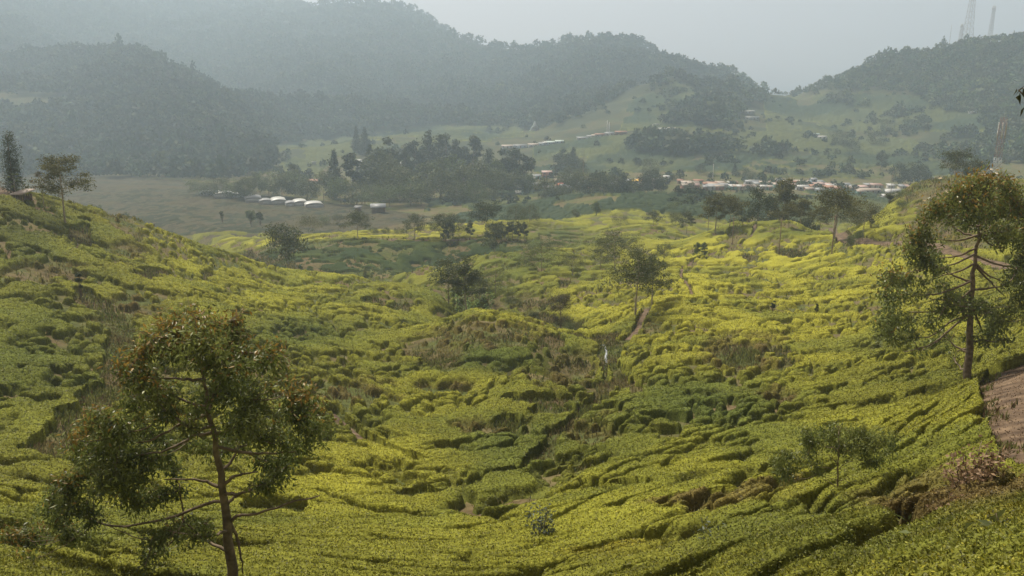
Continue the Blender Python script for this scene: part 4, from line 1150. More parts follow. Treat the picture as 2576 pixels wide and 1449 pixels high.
near_shrub('weed_shrub', 'pale blue-green leafy weed low in the near tea at the bottom middle', 1790, 1400, find_D(1790, 1405), 1.1, .55, 'grey', .14, 170, 9, .45, 9)
near_shrub('weed_shrub', 'green broad-leaved weed in the bottom right corner', 2540, 1445, find_D(2540, 1440), .9, .5, 'mid', .22, 46, 17, .5, 6)
near_shrub('weed_shrub', 'fresh green fern-like weed at the bottom edge left of the blue-green weed', 1560, 1430, find_D(1560, 1430), .9, .4, 'light', .12, 110, 19, .4, 9)

def single_leaf(name, label, X, Y, D, L, wd, col, tilt, cat='leaf'):
    u, t = ray(X, Y); x, y, z = u * D, D, t * D
    k = 12; tt = np.linspace(0, 1, k); half = wd * np.sin(tt * pi) ** .7 * (1 - .35 * tt)
    c = []
    for a, h in zip(tt, half):
        for s in (-1, 0, 1):
            c.append((s * h, -.25 * L * a * a + abs(s) * .15 * h * -1, a * L))
    c = np.array(c)
    rz = tilt; c = np.c_[c[:, 0] * cos(rz) + c[:, 2] * sin(rz), c[:, 1], -c[:, 0] * sin(rz) + c[:, 2] * cos(rz)]
    o = empty(name, (x, y, gz(x, y))); tag(o, label, cat)
    zb = z - gz(x, y)
    make_mesh('blade', c + (0, 0, zb), grid_faces(k, 3), M_LEAF, True, np.tile(np.array(col), (k * 3, 1)), parent=o)
    make_mesh('stalk', *tube([(np.array([(0, 0, -.1), (0, 0, zb * .5), (0, 0, zb + .02)]), np.array((.006, .005, .004)))], 5), M_LEAF, True, np.tile(np.array((.10, .13, .03)), (15, 1)), parent=o)
single_leaf('upright_leaf', 'large upright dark green leaf poking up at the bottom edge', 2030, 1462, find_D(2030, 1449) - .8, .34, .075, (.05, .10, .02), -.25)
single_leaf('upright_leaf', 'yellow-green broad leaf at the bottom edge left of the corner weed', 2350, 1470, find_D(2350, 1449) - .8, .30, .09, (.22, .24, .04), .6)

def corn_patch():
    """banana and corn clump in the little valley: separate plants with arching blades"""
    rng = np.random.default_rng(12); R = random.Random(5)
    spots = [(1150 + R.random() * 90, 124 + R.random() * 9) for _ in range(34)]
    spots.sort()
    for i, (X, D) in enumerate(spots):
        x, y, z = place(X, D)
        o = empty('corn_plant', (x, y, z), R.uniform(0, 6)); tag(o, 'tall bright green corn plant with arching blades in the patch in the little valley', 'corn plant', 'corn plants in the little valley')
        if i == 0 or i % 5 == 0:
            H = R.uniform(2.0, 2.8); CO = []; FA = []; off = 0
            for b in range(11):
                a = b * 2.4; zb = H * (.15 + .6 * b / 11); L = R.uniform(.8, 1.3); k = 6; t = np.linspace(0, 1, k)
                r = L * .75 * t; h = zb + L * (.75 * t - .85 * t * t)
                wv = .09 * np.sin(np.clip(t + .15, 0, 1) * pi) + .01
                A = np.c_[cos(a) * r - sin(a) * wv, sin(a) * r + cos(a) * wv, h]; B = np.c_[cos(a) * r + sin(a) * wv, sin(a) * r - cos(a) * wv, h]
                CO.append(np.stack([A, B], 1).reshape(-1, 3)); FA.append(grid_faces(k, 2) + off); off += 2 * k
            CO = np.concatenate(CO); FA = np.concatenate(FA)
            lm = make_mesh('blades', CO, FA, M_LEAF, True, np.tile(np.array((.17, .26, .055)) * R.uniform(.7, 1.2), (len(CO), 1)), parent=o)
            sm = make_mesh('stem', *tube([(np.array([(0, 0, -.2), (0, 0, H * .5), (.03, 0, H)]), np.array((.035, .03, .01)))], 6), M_LEAF, True, np.tile(np.array((.12, .17, .05)), (18, 1)), parent=o)
            lme, sme = lm.data, sm.data
        else:
            for nm, me in (('blades', lme), ('stem', sme)):
                c = bpy.data.objects.new(nm, me); COL.objects.link(c); c.parent = o
corn_patch()

# ------------------------------------------------------------------ forest on the mountains
FOREST = [
    [(-200,-200),(700,-60),(870,-10),(1000,-15),(1100,30),(1200,95),(1290,118),(1480,95),(1600,105),(1700,148),(1800,178),(1925,228),(1925,262),(1830,262),(1700,205),(1600,220),(1500,280),(1400,318),(1345,322),(1100,316),(920,338),(850,350),(690,366),(690,430),(560,462),(400,450),(250,452),(-200,440)],
    [(1925,228),(1990,180),(2180,150),(2330,85),(2450,80),(2800,60),(2800,240),(2560,255),(2450,240),(2300,235),(2100,232),(1990,245),(1930,240)],
    [(2200,268),(2600,260),(2800,300),(2800,440),(2450,440),(2330,390),(2200,330)],
    [(1690,213),(1835,258),(1880,275),(1815,335),(1640,332),(1610,300),(1680,262)],
    [(1500,338),(1620,345),(1900,345),(1960,300),(2050,340),(1960,400),(1640,392),(1560,372)],
    [(1990,245),(2300,238),(2560,258),(2200,275),(2000,262)],
]
def forest():
    rng = np.random.default_rng(21)
    sx, sy = 10.5, 6.2
    gx, gy = np.meshgrid(np.arange(-150, 2750, sx), np.arange(-260, 470, sy))
    gx = (gx + rng.uniform(-.5, .5, gx.shape) * sx).ravel(); gy = (gy + rng.uniform(-.5, .5, gy.shape) * sy).ravel()
    m = np.zeros(gx.size, bool)
    for P in FOREST: m |= in_poly(gx, gy, P)
    gx = gx[m]; gy = gy[m]
    accs = {}
    pts = []
    k0 = int(np.searchsorted(_TD, 560))
    for X, Y in zip(gx, gy):
        i = int(np.clip(round((X + 200) / 5.0), 0, 600))
        if i not in accs: accs[i] = np.minimum.accumulate(YTAB[i, k0:])
        a = accs[i]; k = int(np.argmax(a <= Y)) if a[-1] <= Y else -1
        if k < 0: continue
        pts.append((X, Y, _TD[k0 + k]))
    pts = np.array(pts)
    # a second and third row just behind each crest so the skyline is wooded in depth
    D = pts[:, 2] + rng.uniform(-8, 14, len(pts))
    u = ray(pts[:, 0], pts[:, 1])[0]
    x = u * D; y = D; z = ground_z(x, y)
    dens = fbm(x / 60, y / 60, 83, 3)
    inlow = np.zeros(len(pts), bool)
    for q_ in FOREST[2:]: inlow |= in_poly(pts[:, 0], pts[:, 1], q_)
    right = pts[:, 0] > 1925
    # a pale clearing on the far left slope
    clear = (np.hypot((pts[:, 0] - 60) / 130, (pts[:, 1] - 262) / 26) < 1)
    keep = ~clear & (dens > np.where(inlow, .53, np.where(right, .34, -1)))
    x, y, z = x[keep], y[keep], z[keep]; n = len(x)
    R = rng.uniform(3.8, 7.6, n) * (1 + .25 * (y > 1200)); R[rng.random(n) < .05] *= 1.45
    R = np.where(x / y > .3, R * .8, R)
    Hh = R * rng.uniform(.75, 1.25, n)
    con = rng.random(n) < .03; Hh[con] *= 1.5; R[con] *= .6
    # crown templates: lumpy domes covered with leaf clumps
    T = []
    for v in range(7):
        m_ = 64; d = rng.normal(size=(m_, 3)); d /= np.linalg.norm(d, axis=1)[:, None]; d[:, 2] = np.abs(d[:, 2]) * 1.25 - .3
        lump = 1 + .28 * rng.normal(size=(m_, 1)).clip(-1, 1)
        Pp = d * lump * .82
        q = leaf_quads(Pp, d * 1.2, rng.uniform(.34, .62, m_), rng.uniform(.30, .5, m_), np.ones((m_, 3)) * rng.uniform(.75, 1.3, (m_, 1)), rng, 0, .9)
        T.append(q)
    base = np.array([(.030, .046, .020), (.045, .066, .026), (.062, .074, .028), (.050, .056, .030)])
    tone = fbm(x / 90, y / 90, 85, 3)
    for nm, sel, lb in (('mountain_forest', x / y < .27, 'dense hazy forest covering the mountains beyond the valley'), ('ridge_woods', x / y >= .27, 'patchy woods on the long slope under the masts')):
        CO = []; FA = []; CC = []; off = 0
        for i in np.where(sel)[0]:
            co, F, c = T[rng.integers(7)]
            a = rng.random() * 6.28; ca, sa = cos(a), sin(a)
            P = np.empty_like(co); P[:, 0] = (co[:, 0] * ca - co[:, 1] * sa) * R[i] + x[i]; P[:, 1] = (co[:, 0] * sa + co[:, 1] * ca) * R[i] + y[i]; P[:, 2] = co[:, 2] * Hh[i] + z[i] + Hh[i] * .75
            CO.append(P); FA.append(F + off); off += len(co)
            b = base[rng.integers(4)] * (.7 + .7 * tone[i]) * (1.55 if nm == 'ridge_woods' else 1) * (1.3 if rng.random() < .07 else 1)
            CC.append(c * b)
        if CO:
            ob = make_mesh(nm, np.concatenate(CO), np.concatenate(FA), M_FOREST, False, np.concatenate(CC))
            tag(ob, lb, 'forest', None, 'stuff')
    print('forest trees', n)
    # scrub, hedges and single trees dotting the far fields
    gx = rng.uniform(640, 2650, 5200); gy = rng.uniform(200, 520, 5200); P = []
    for X, Y in zip(gx, gy):
        i = int(np.clip(round((X + 200) / 5.0), 0, 600))
        k0 = int(np.searchsorted(_TD, 300)); a = np.minimum.accumulate(YTAB[i, k0:])
        if a[-1] > Y: continue
        D_ = _TD[k0 + int(np.argmax(a <= Y))]; P.append((ray(X, Y)[0] * D_, D_))
    P = np.array(P); x = P[:, 0]; y = P[:, 1]
    f = fbm(x / 28, y / 28, 87, 4); lines = np.abs(fbm(x / 60, y / 60, 88, 2) - .5) < .018
    kp = ((f > .60) | (lines & (rng.random(len(x)) < .3)) | (rng.random(len(x)) < .012))
    Xp, Yp = world_to_photo(x, y, ground_z(x, y)); kp &= ~in_poly(Xp, Yp, PLAIN)
    x = x[kp]; y = y[kp]; z = ground_z(x, y); CO = []; FA = []; CC = []; off = 0
    for i in range(len(x)):
        co, F, c = T[rng.integers(7)]; r = rng.uniform(1.6, 4.0) * (1.0 if y[i] > 450 else .6); a = rng.random() * 6.28; ca, sa = cos(a), sin(a)
        Q = np.empty_like(co); Q[:, 0] = (co[:, 0] * ca - co[:, 1] * sa) * r + x[i]; Q[:, 1] = (co[:, 0] * sa + co[:, 1] * ca) * r + y[i]; Q[:, 2] = co[:, 2] * r * rng.uniform(.7, 1.3) + z[i] + r * .6
        CO.append(Q); FA.append(F + off); off += len(co); CC.append(c * base[rng.integers(4)] * rng.uniform(.8, 1.5))
    ob = make_mesh('hedges_and_scrub', np.concatenate(CO), np.concatenate(FA), M_FOREST, False, np.concatenate(CC))
    tag(ob, 'scrub and hedge bushes dotting the hazy fields around the village', 'scrub', None, 'stuff')
forest()

# ------------------------------------------------------------------ buildings
WALL = {k: plain_mat('wall ' + k, c, .85, 3.0, .18) for k, c in {
    'white': (.46, .45, .42), 'cream': (.52, .45, .34), 'grey': (.32, .32, .31), 'brown': (.19, .13, .09), 'green': (.20, .33, .27), 'blue': (.35, .42, .46), 'brick': (.33, .17, .12)}.items()}
ROOF = {k: plain_mat('roof ' + k, c, r, 6.0, .22, mt) for k, (c, r, mt) in {
    'white': ((.48, .48, .46), .5, 0), 'grey': ((.25, .26, .27), .5, .0), 'rust': ((.33, .17, .11), .7, 0), 'tan': ((.40, .33, .27), .6, 0), 'red': ((.75, .20, .12), .6, 0), 'yellow': ((.85, .52, .06), .55, 0),
    'dark': ((.15, .15, .15), .6, 0), 'pale green': ((.48, .58, .52), .5, 0), 'pinkish': ((.46, .32, .28), .6, 0)}.items()}
M_GLASS = plain_mat('dark window glass', (.05, .06, .07), .2, 2, .2)
M_WOOD = plain_mat('weathered wood', (.22, .15, .10), .85, 5, .3)
M_STEEL = plain_mat('galvanised steel', (.42, .43, .44), .5, 4, .15, .4)
M_STEEL_RED = plain_mat('red-brown painted steel', (.22, .12, .10), .6, 4, .2)
M_FILM = plain_mat('greenhouse film', (.50, .51, .49), .4, 1.2, .12, 0, None, .5)
M_CONCRETE = plain_mat('concrete', (.55, .54, .51), .8, 4, .15)

def boxes(bs):
    """list of (x0,x1,y0,y1,z0,z1) -> co, faces"""
    CO = []; FA = []
    F = np.array([(0, 1, 3, 2), (4, 6, 7, 5), (0, 4, 5, 1), (2, 3, 7, 6), (0, 2, 6, 4), (1, 5, 7, 3)])
    for k, (x0, x1, y0, y1, z0, z1) in enumerate(bs):
        CO.append(np.array([(x, y, z) for x in (x0, x1) for y in (y0, y1) for z in (z0, z1)], float)); FA.append(F + 8 * k)
    return np.concatenate(CO), np.concatenate(FA)

def slab_roof(w, d, z, rise, over, th=.12, kind='gable'):
    """roof solid: gable along x, or single pitch falling to the front"""
    x0, x1 = -w / 2 - over, w / 2 + over; y0, y1 = -d / 2 - over, d / 2 + over
    if kind == 'gable': prof = [(y0, z - .05), (0, z + rise), (y1, z - .05)]
    elif kind == 'shed': prof = [(y0, z), (0, z + rise * .5), (y1, z + rise)]
    else: prof = [(y0 + (y1 - y0) * t, z + rise * sin(t * pi)) for t in np.linspace(0, 1, 9)]
    n = len(prof); co = []
    for x in (x0, x1):
        for y, zz in prof: co.append((x, y, zz))
        for y, zz in prof: co.append((x, y, zz + th))
    co = np.array(co, float); F = []
    for i in range(n - 1):
        F += [(i, i + 1, 2 * n + i + 1, 2 * n + i), (n + i, 3 * n + i, 3 * n + i + 1, n + i + 1), (i, n + i, n + i + 1, i + 1), (2 * n + i, 2 * n + i + 1, 3 * n + i + 1, 3 * n + i)]
    F += [(0, 2 * n, 3 * n, n), (n - 1, 2 * n - 1, 4 * n - 1, 3 * n - 1)]
    return co, np.array(F)

def house(name, X, Y, Wpx, roof, wall, label, group, kind='gable', rz=0.0, storeys=1, Drng=None, hscale=1.0, cat='house'):
    """Y is the height of the eaves in the photo; the house stands on the land where its foot is seen"""
    D0 = Drng or find_D(X, Y + 9, 330)
    if D0 is None: D0 = 500
    x, y, z = place(X, D0)
    w = Wpx * K / F_PX * D0; w = max(w, 3.2)
    d = min(max(4.5, w * .55), 8.0); h = (2.1 if storeys == 1 else 4.2) * hscale
    o = empty(name, (x, y, z - .4), rz); tag(o, label, cat, group)
    make_mesh('wall', *boxes([(-w / 2, w / 2, -d / 2, d / 2, -1.2, h + .38)]), WALL[wall], parent=o)
    rise = .9 if kind == 'gable' else .8
    if kind == 'gable':      # gable ends
        co = np.array([(sx * w / 2 * .995, yy, zz) for sx in (-1, 1) for yy, zz in ((-d / 2, h + .38), (0, h + .4 + rise * .9), (d / 2, h + .38), (0, h + .3))], float)
        make_mesh('gable', co, np.array([(0, 1, 2, 3), (4, 7, 6, 5)]), WALL[wall], parent=o)
    make_mesh('roof', *slab_roof(w, d, h + .42, rise, .45, .12, kind), ROOF[roof], parent=o)
    nb = max(1, int(w / 3.2))
    for s in range(storeys):
        for k in range(nb):
            cx = -w / 2 + w * (k + .5) / nb; zb = .4 + 2.4 * s
            if k == nb // 2 and s == 0:
                make_mesh('door', *boxes([(cx - .45, cx + .45, -d / 2 - .06, -d / 2 + .02, zb, zb + 2.0)]), M_WOOD, parent=o)
            else:
                fr = make_mesh('window', *boxes([(cx - .6, cx + .6, -d / 2 - .07, -d / 2 + .02, zb + .8, zb + 1.9)]), WALL['white'], parent=o)
                make_mesh('pane', *boxes([(cx - .5, cx + .5, -d / 2 - .09, -d / 2 - .05, zb + .9, zb + 1.8)]), M_GLASS, parent=fr)
    return o

def rows_of_houses():
    R = random.Random(2)
    word = {'white': 'white-roofed', 'grey': 'grey tin-roofed', 'rust': 'rusty brown-roofed', 'tan': 'tan-roofed', 'red': 'coral red-roofed', 'yellow': 'yellow-roofed', 'dark': 'dark-roofed', 'pale green': 'pale green-roofed', 'pinkish': 'pinkish-roofed'}
    def row(items, group, where, D=None):
        items = sorted(items)
        for i, it in enumerate(items):
            X, Y, W, rf, wl = it[:5]; kw = it[5] if len(it) > 5 else {}
            kw = dict(kw); dd = kw.pop('D', D(X, Y) if callable(D) else D)
            house(kw.pop('name', 'village_house'), X, Y, W, rf, wl, kw.pop('label', '%s %s building from the left %s' % (ORD[i], word[rf], where)), group, Drng=dd, rz=R.uniform(-.12, .12), kind=kw.pop('kind', R.choice(('gable', 'gable', 'shed'))), **kw)
    c = lambda a, b: (1667 + a * .2442, 390 + b * .2442)
    A = [(305,236,29,'tan','brown'),(455,240,20,'rust','grey'),(510,246,26,'rust','grey'),(590,232,20,'tan','cream'),(540,272,40,'grey','grey',dict(name='long_shed')),(650,262,34,'grey','grey',dict(name='long_shed')),(700,236,9,'white','blue'),(735,232,11,'rust','brown'),
        (915,222,34,'grey','grey'),(1068,230,36,'tan','grey'),(1190,252,24,'tan','green'),(1212,195,18,'grey','green'),(1322,203,25,'grey','grey'),(1310,250,22,'pinkish','green'),(1435,215,32,'tan','grey'),(1433,268,27,'white','grey'),
        (1545,222,13,'grey','blue',dict(storeys=2)),(1598,200,26,'grey','grey'),(1572,258,34,'rust','cream'),(1605,232,24,'pinkish','cream'),(1690,234,21,'pinkish','grey'),(1720,262,24,'rust','grey'),(1818,242,24,'grey','brick'),(1815,262,27,'tan','grey'),(1905,266,17,'tan','grey'),(1972,264,17,'tan','brick'),
        (2110,272,54,'tan','grey',dict(name='long_shed')),(2360,272,36,'white','white'),(2292,305,20,'white','white'),(2405,305,26,'cream' if False else 'tan','cream')]
    A = [(*c(a[0], a[1]), *a[2:]) for a in A]
    for part, x0, x1, wd in ((0, 1700, 1990, 'left'), (1, 1990, 2290, 'right')):
        G = []
        for k in range(22):
            X = x0 + (x1 - x0) * (k + R.random() * .8) / 22; up = R.choice((-9, -4, 3, 7))
            G.append((X, 452 + up + (X - 2000) * .012, R.uniform(11, 24), R.choice(('grey', 'tan', 'rust', 'pinkish', 'grey', 'tan', 'white')), R.choice(('grey', 'brown', 'cream', 'green', 'brick', 'white')), dict(hscale=.9)))
        row(G, 'small houses packed in the %s half of the roadside row' % wd, 'in the %s half roadside cluster' % wd, lambda X, Y: 500 - (Y - 440) * 2.2)
    G = []
    for k in range(14):
        G.append((1345 + k * 17 + R.random() * 9, 438 + R.choice((-6, 0, 5)), R.uniform(10, 20), R.choice(('grey', 'tan', 'rust', 'dark', 'grey')), R.choice(('grey', 'brown', 'cream', 'brick')), dict(hscale=.9)))
    row(G, 'small huts of the hamlet', 'among the back huts of the hamlet', lambda X, Y: 492 - (Y - 440) * 2.2)
    row(A, 'houses of the long roadside row', 'in the long roadside village row', lambda X, Y: 500 - (Y - 440) * 2.2)
    c = lambda a, b: (1258 + a * .2691, 189 + b * .2691)
    B = [(365,900,32,'grey','brown'),(430,922,27,'grey','brown'),(480,935,22,'dark','brown'),(572,918,21,'red','brown'),(560,882,30,'tan','brown'),(440,828,25,'pinkish','brick',dict(storeys=2)),(330,834,25,'grey','green'),(655,924,24,'grey','brown'),(720,924,9,'white','grey'),(300,850,12,'white','grey'),(480,958,17,'grey','grey'),
        (990,940,10,'white','white'),(1150,946,16,'white','white'),(1205,920,20,'grey','grey'),(1262,915,24,'grey','grey'),(1318,918,14,'red','cream'),(1550,912,13,'white','white',dict(storeys=2)),(1470,912,20,'grey','green'),(1400,915,14,'rust','grey'),(1450,955,16,'tan','grey')]
    B = [(*c(a[0], a[1]), *a[2:]) for a in B]
    row(B, 'houses beside the grove', 'in the hamlet to the right of the grove', lambda X, Y: 492 - (Y - 440) * 2.2)
    U = [(70,652,28,'tan','white'),(190,650,32,'grey','blue'),(310,636,24,'tan','white'),(455,614,21,'white','grey'),(400,598,20,'grey','blue'),(480,588,22,'pale green','blue'),(555,586,20,'pale green','blue'),(430,555,14,'white','blue'),(765,568,24,'grey','grey'),(848,572,18,'grey','white'),(885,556,14,'tan','grey'),(930,558,22,'rust','grey'),(1020,550,22,'grey','white'),(1128,545,28,'rust','brown'),(1540,512,30,'white','grey',dict(name='long_shed')),(1605,510,16,'tan','grey')]
    U = [(*c(a[0], a[1]), *a[2:]) for a in U]
    row(U, 'houses on the upper road', 'along the upper road', lambda X, Y: 735)
    V = [(2100,268,20,'white','white'),(2060,300,22,'grey','white'),(2095,312,22,'grey','grey'),(2085,335,20,'pinkish','grey'),(2080,350,22,'grey','white'),(2085,392,18,'grey','white'),(2078,410,20,'white','grey'),(2090,440,18,'grey','white'),(2105,462,22,'white','grey'),(2060,470,14,'grey','grey'),(2215,246,22,'white','grey'),(2235,262,12,'white','grey'),(2280,240,12,'grey','grey'),(2340,212,14,'white','grey'),(2400,206,26,'white','grey'),(2495,192,12,'white','white',dict(storeys=2)),(2310,422,32,'white','grey'),(2355,452,32,'grey','grey')]
    V = [(*c(a[0], a[1]), *a[2:]) for a in V]
    row(V, 'houses climbing to the pass', 'climbing the slope to the pass', lambda X, Y: float(np.interp(Y, (240, 262, 275, 300, 318), (1045, 985, 930, 850, 800))))
    row([(1960,240,26,'white','white',dict(D=1052)),(1990,240,16,'white','grey',dict(D=1050)),(1935,244,20,'grey','white',dict(D=1045))], 'low buildings at the pass', 'on the skyline of the pass')
    row([(2041,335,34,'pale green','grey',dict(kind='gable')),(2067,341,20,'white','white')], 'two farm sheds on the far slope', 'alone on the terraced slope')
    row([(2445,268,14,'white','white',dict(D=800)),(2458,268,8,'grey','white',dict(D=800))], 'two small buildings under the masts', 'on the ledge under the masts')
    row([(885,362,16,'white','white',dict(D=650)),(905,360,10,'white','grey',dict(D=655)),(918,364,12,'white','white',dict(D=650)),(902,370,12,'tan','white',dict(D=640)),(1008,374,14,'white','grey',dict(D=640)),(1303,424,9,'white','white',dict(D=468))], 'houses glimpsed above the grove', 'glimpsed over the top of the grove')
    house('farm_building', 804, 417, 46, 'rust', 'brown', 'long low building with a brown roof behind the left part of the grove', None, 'gable', .1, 1, 540)
    # small pavilion with a yellow roof on posts
    x, y, z = place(1602, 492); w = 28 * K / F_PX * 492
    o = empty('open_pavilion', (x, y, z - .3)); tag(o, 'open-sided shelter with a bright yellow curved roof beside the hamlet', 'shelter')
    make_mesh('roof', *slab_roof(w, 6, 3.1, .9, .4, .15, 'arch'), ROOF['yellow'], parent=o)
    for k in range(7):
        px = -w / 2 + w * k / 6
        make_mesh('post', *boxes([(px - .1, px + .1, -2.9, -2.7, 0, 3.12)]), WALL['white'], parent=o)
    make_mesh('base', *boxes([(-w / 2 - .3, w / 2 + .3, -3.2, 3.2, -1.5, .02)]), M_CONCRETE, parent=o)
    make_mesh('railing', *boxes([(-w / 2, w / 2, -3.05, -2.95, .9, 1.0)]), WALL['white'], parent=o)
rows_of_houses()

def greenhouses():
    spots = [(528, 0, 46, 446), (562, 0, 44, 440), (596, 0, 46, 442), (637, 0, 40, 430), (667, 0, 30, 424), (701, 0, 36, 426), (731, 0, 26, 418), (755, 0, 34, 421), (789, 0, 44, 414)]
    for i, (X, Y, W, D) in enumerate(spots):
        x, y, z = place(X, D); w = W * K / F_PX * D; L = (8, 12, 9, 13, 10, 14, 9, 12, 11)[i]; n = 11; z += (.2, .5, 0, .6, .1, .7, .1, .5, .3)[i]
        o = empty('greenhouse', (x, y, z - .2), .35); tag(o, '%s arched greenhouse from the left in the row at the edge of the pasture' % ORD[i], 'greenhouse', 'greenhouses by the pasture')
        a = np.linspace(0, pi, n); prof = np.c_[np.cos(a) * w / 2, np.sin(a) * min(1.1, w * .16) + 1.5]
        co = np.concatenate([np.c_[prof[:, 0], np.full(n, yy), prof[:, 1]] for yy in (-L / 2, L / 2)] + [np.c_[prof[:, 0] * .985, np.full(n, yy), prof[:, 1] - .08] for yy in (-L / 2, L / 2)])
        k = np.arange(n - 1); F = np.r_[np.c_[k, k + n, k + n + 1, k + 1], np.c_[k + 2 * n, k + 2 * n + 1, k + 3 * n + 1, k + 3 * n], np.c_[k, k + 1, k + 1 + 2 * n, k + 2 * n], np.c_[k + n, k + 3 * n, k + 3 * n + 1, k + n + 1]]
        make_mesh('roof', co, F, M_FILM if i not in (3, 4, 6) else ROOF['grey'], True, parent=o)
        make_mesh('wall', *boxes([(-w / 2 + .05, w / 2 - .05, -L / 2 + .1, L / 2 - .1, -1.0, 1.48)]), WALL['grey'], parent=o)
        e = np.linspace(0, pi, 9); fan = np.r_[np.c_[np.cos(e) * w / 2 * .97, np.full(9, -L / 2 + .15), np.sin(e) * min(1.1, w * .16) * .95 + 1.49]]
        Fq = np.array([(0, q, q + 1, q + 2) for q in range(1, 7, 2)])
        make_mesh('end_panel', fan, Fq, WALL['grey'], parent=o)
greenhouses()

def hut(name, X, D, W, label, roofm, wallm, open_=True, h=2.6, rz=0.0, slats=False, deep=5.0):
    x, y, z = place(X, D); w = W * K / F_PX * D
    o = empty(name, (x, y, z), rz); tag(o, label, 'hut')
    if open_:
        for sx in (-1, -.33, .33, 1):
            for sy in (-1, 1):
                make_mesh('post', *boxes([(sx * w * .45 - .08, sx * w * .45 + .08, sy * deep * .4 - .08, sy * deep * .4 + .08, -1.0, h)]), M_WOOD, parent=o)
        make_mesh('back_wall', *boxes([(-w * .44, w * .44, deep * .4 - .04 - .1, deep * .4 - .1, -.5, h * .75)]), wallm, parent=o)
    else:
        make_mesh('wall', *boxes([(-w * .45, w * .45, -deep * .4, deep * .4, -1, h)]), wallm, parent=o)
    rf = make_mesh('roof', *slab_roof(w, deep, h + .06, 1.5 if slats else .5, .3, .12, 'gable' if slats else 'shed'), roofm, parent=o)
    return o
hut('field_hut', 952, 384, 36, 'slatted grey-roofed hut on posts at the foot of the grove', ROOF['grey'], M_WOOD, True, 3.2, .15, True, 6)
hut('field_hut', 901, 392, 16, 'small dark hut under the trees left of the slatted hut', ROOF['dark'], M_WOOD, False, 2.2, 0, False, 4)
hut('roadside_shelter', 61, 109, 24, 'small open shelter with a pale tin roof on the left hilltop', ROOF['tan'], M_WOOD, True, 1.25, -.25, False, 2.0)
hut('field_shed', 1454, 408, 30, 'open field shed with an arched tan roof below the hamlet', ROOF['tan'], WALL['grey'], True, 2.4, .1, False, 5)

# ------------------------------------------------------------------ masts and poles
def lattice(X, D, Ytop, wb, wt, levels, label, name='telecom_mast', z0=None, mats=(None,), ant=0, steel=None, r=.10):
    x, y, z = place(X, D); _, t = ray(X, Ytop); H = t * D - z
    o = empty(name, (x, y, z - .5)); tag(o, label, 'mast')
    nseg = len(mats)
    def wz(f): return wb + (wt - wb) * f ** .8
    for s in range(nseg):
        P = []; f0 = s / nseg; f1 = (s + 1) / nseg; lv = max(2, levels // nseg)
        hs_ = np.linspace(f0, f1, lv + 1)
        cor = [(-1, -1), (1, -1), (1, 1), (-1, 1)]
        for cx, cy_ in cor:
            P.append((np.array([(cx * wz(f) / 2, cy_ * wz(f) / 2, f * H) for f in hs_]), np.full(lv + 1, r)))
        for a, b in zip(hs_[:-1], hs_[1:]):
            for k in range(4):
                c0, c1 = cor[k], cor[(k + 1) % 4]
                A = (c0[0] * wz(a) / 2, c0[1] * wz(a) / 2, a * H); B = (c1[0] * wz(b) / 2, c1[1] * wz(b) / 2, b * H)
                C2 = (c1[0] * wz(a) / 2, c1[1] * wz(a) / 2, a * H); D2 = (c0[0] * wz(b) / 2, c0[1] * wz(b) / 2, b * H)
                P.append((np.array([A, B]), np.full(2, r * .55))); P.append((np.array([C2, D2]), np.full(2, r * .55))); P.append((np.array([D2, B]), np.full(2, r * .55)))
        make_mesh('lattice', *tube(P, 4), mats[s] or M_STEEL, parent=o)
    for k in range(ant):
        a = k * 2.1; zf = 1 - .04 - .035 * (k // 3); px, py = cos(a) * wt * .95, sin(a) * wt * .95
        make_mesh('antenna', *boxes([(px - .18, px + .18, py - .12, py + .12, zf * H - 2.4, zf * H)]), WALL['white'], parent=o)
    make_mesh('lightning_rod', *tube([(np.array([(0, 0, H * .98), (0, 0, H * 1.05)]), np.array((r * .6, r * .3)))], 4), M_STEEL, parent=o)
    return o
lattice(2482, 262, 292, 2.4, 1.3, 12, 'near brown and grey telecom mast with panel antennas behind the right hill', mats=(M_STEEL, M_STEEL, M_STEEL_RED), ant=9, r=.05)
lattice(2431, 985, -60, 10.5, 2.2, 12, 'tallest and widest transmission mast on the right ridge, its top cut off', r=.20)
lattice(2488, 980, 14, 4.2, 2.2, 14, 'slim mast with a thick top, the right-hand one on the ridge', ant=4, r=.16)
lattice(2413, 990, 60, 4.0, 1.8, 8, 'short mast with a thick top left of the widest mast on the ridge', ant=3, r=.15)
lattice(1534, 1450, 78, 6.0, 1.5, 8, 'lone power pylon on the wooded summit in the middle', name='power_pylon', r=.30)
o = [q for q in bpy.data.objects if q.name.startswith('power_pylon')][0]
_h = max(v.co.z for c in o.children for v in c.data.vertices)
make_mesh('crossarm', *boxes([(-5, 5, -.2, .2, _h * .93, _h * .955), (-6, 6, -.2, .2, _h * .76, _h * .785), (-6, 6, -.2, .2, _h * .60, _h * .625)]), M_STEEL, parent=o)

def pole(name, X, D, Ytop, label, mat, r=.10, arms=0, group=None):
    x, y, z = place(X, D); _, t = ray(X, Ytop); H = max(2.0, t * D - z)
    o = empty(name, (x, y, z)); tag(o, label, 'pole', group)
    make_mesh('shaft', *tube([(np.array([(0, 0, -.8), (0, 0, H * .5), (0, 0, H)]), np.array((r, r * .9, r * .7)))], 6), mat, True, parent=o)
    for k in range(arms):
        make_mesh('crossarm', *boxes([(-.7, .7, -.05, .05, H - .5 - k * .7, H - .4 - k * .7)]), M_WOOD, parent=o)
    return o
pole('radio_mast', 2386, 995, 62, 'thin whip mast at the left end of the masts on the ridge', M_STEEL, .3)
pole('white_pole', 1792, 492, 412, 'tall white pole rising over the roadside houses', WALL['white'], .22)
pole('chimney', 1527, 742, 303, 'slim pale chimney on the upper road, left of two', M_CONCRETE, .55, 0, 'two slim chimneys')
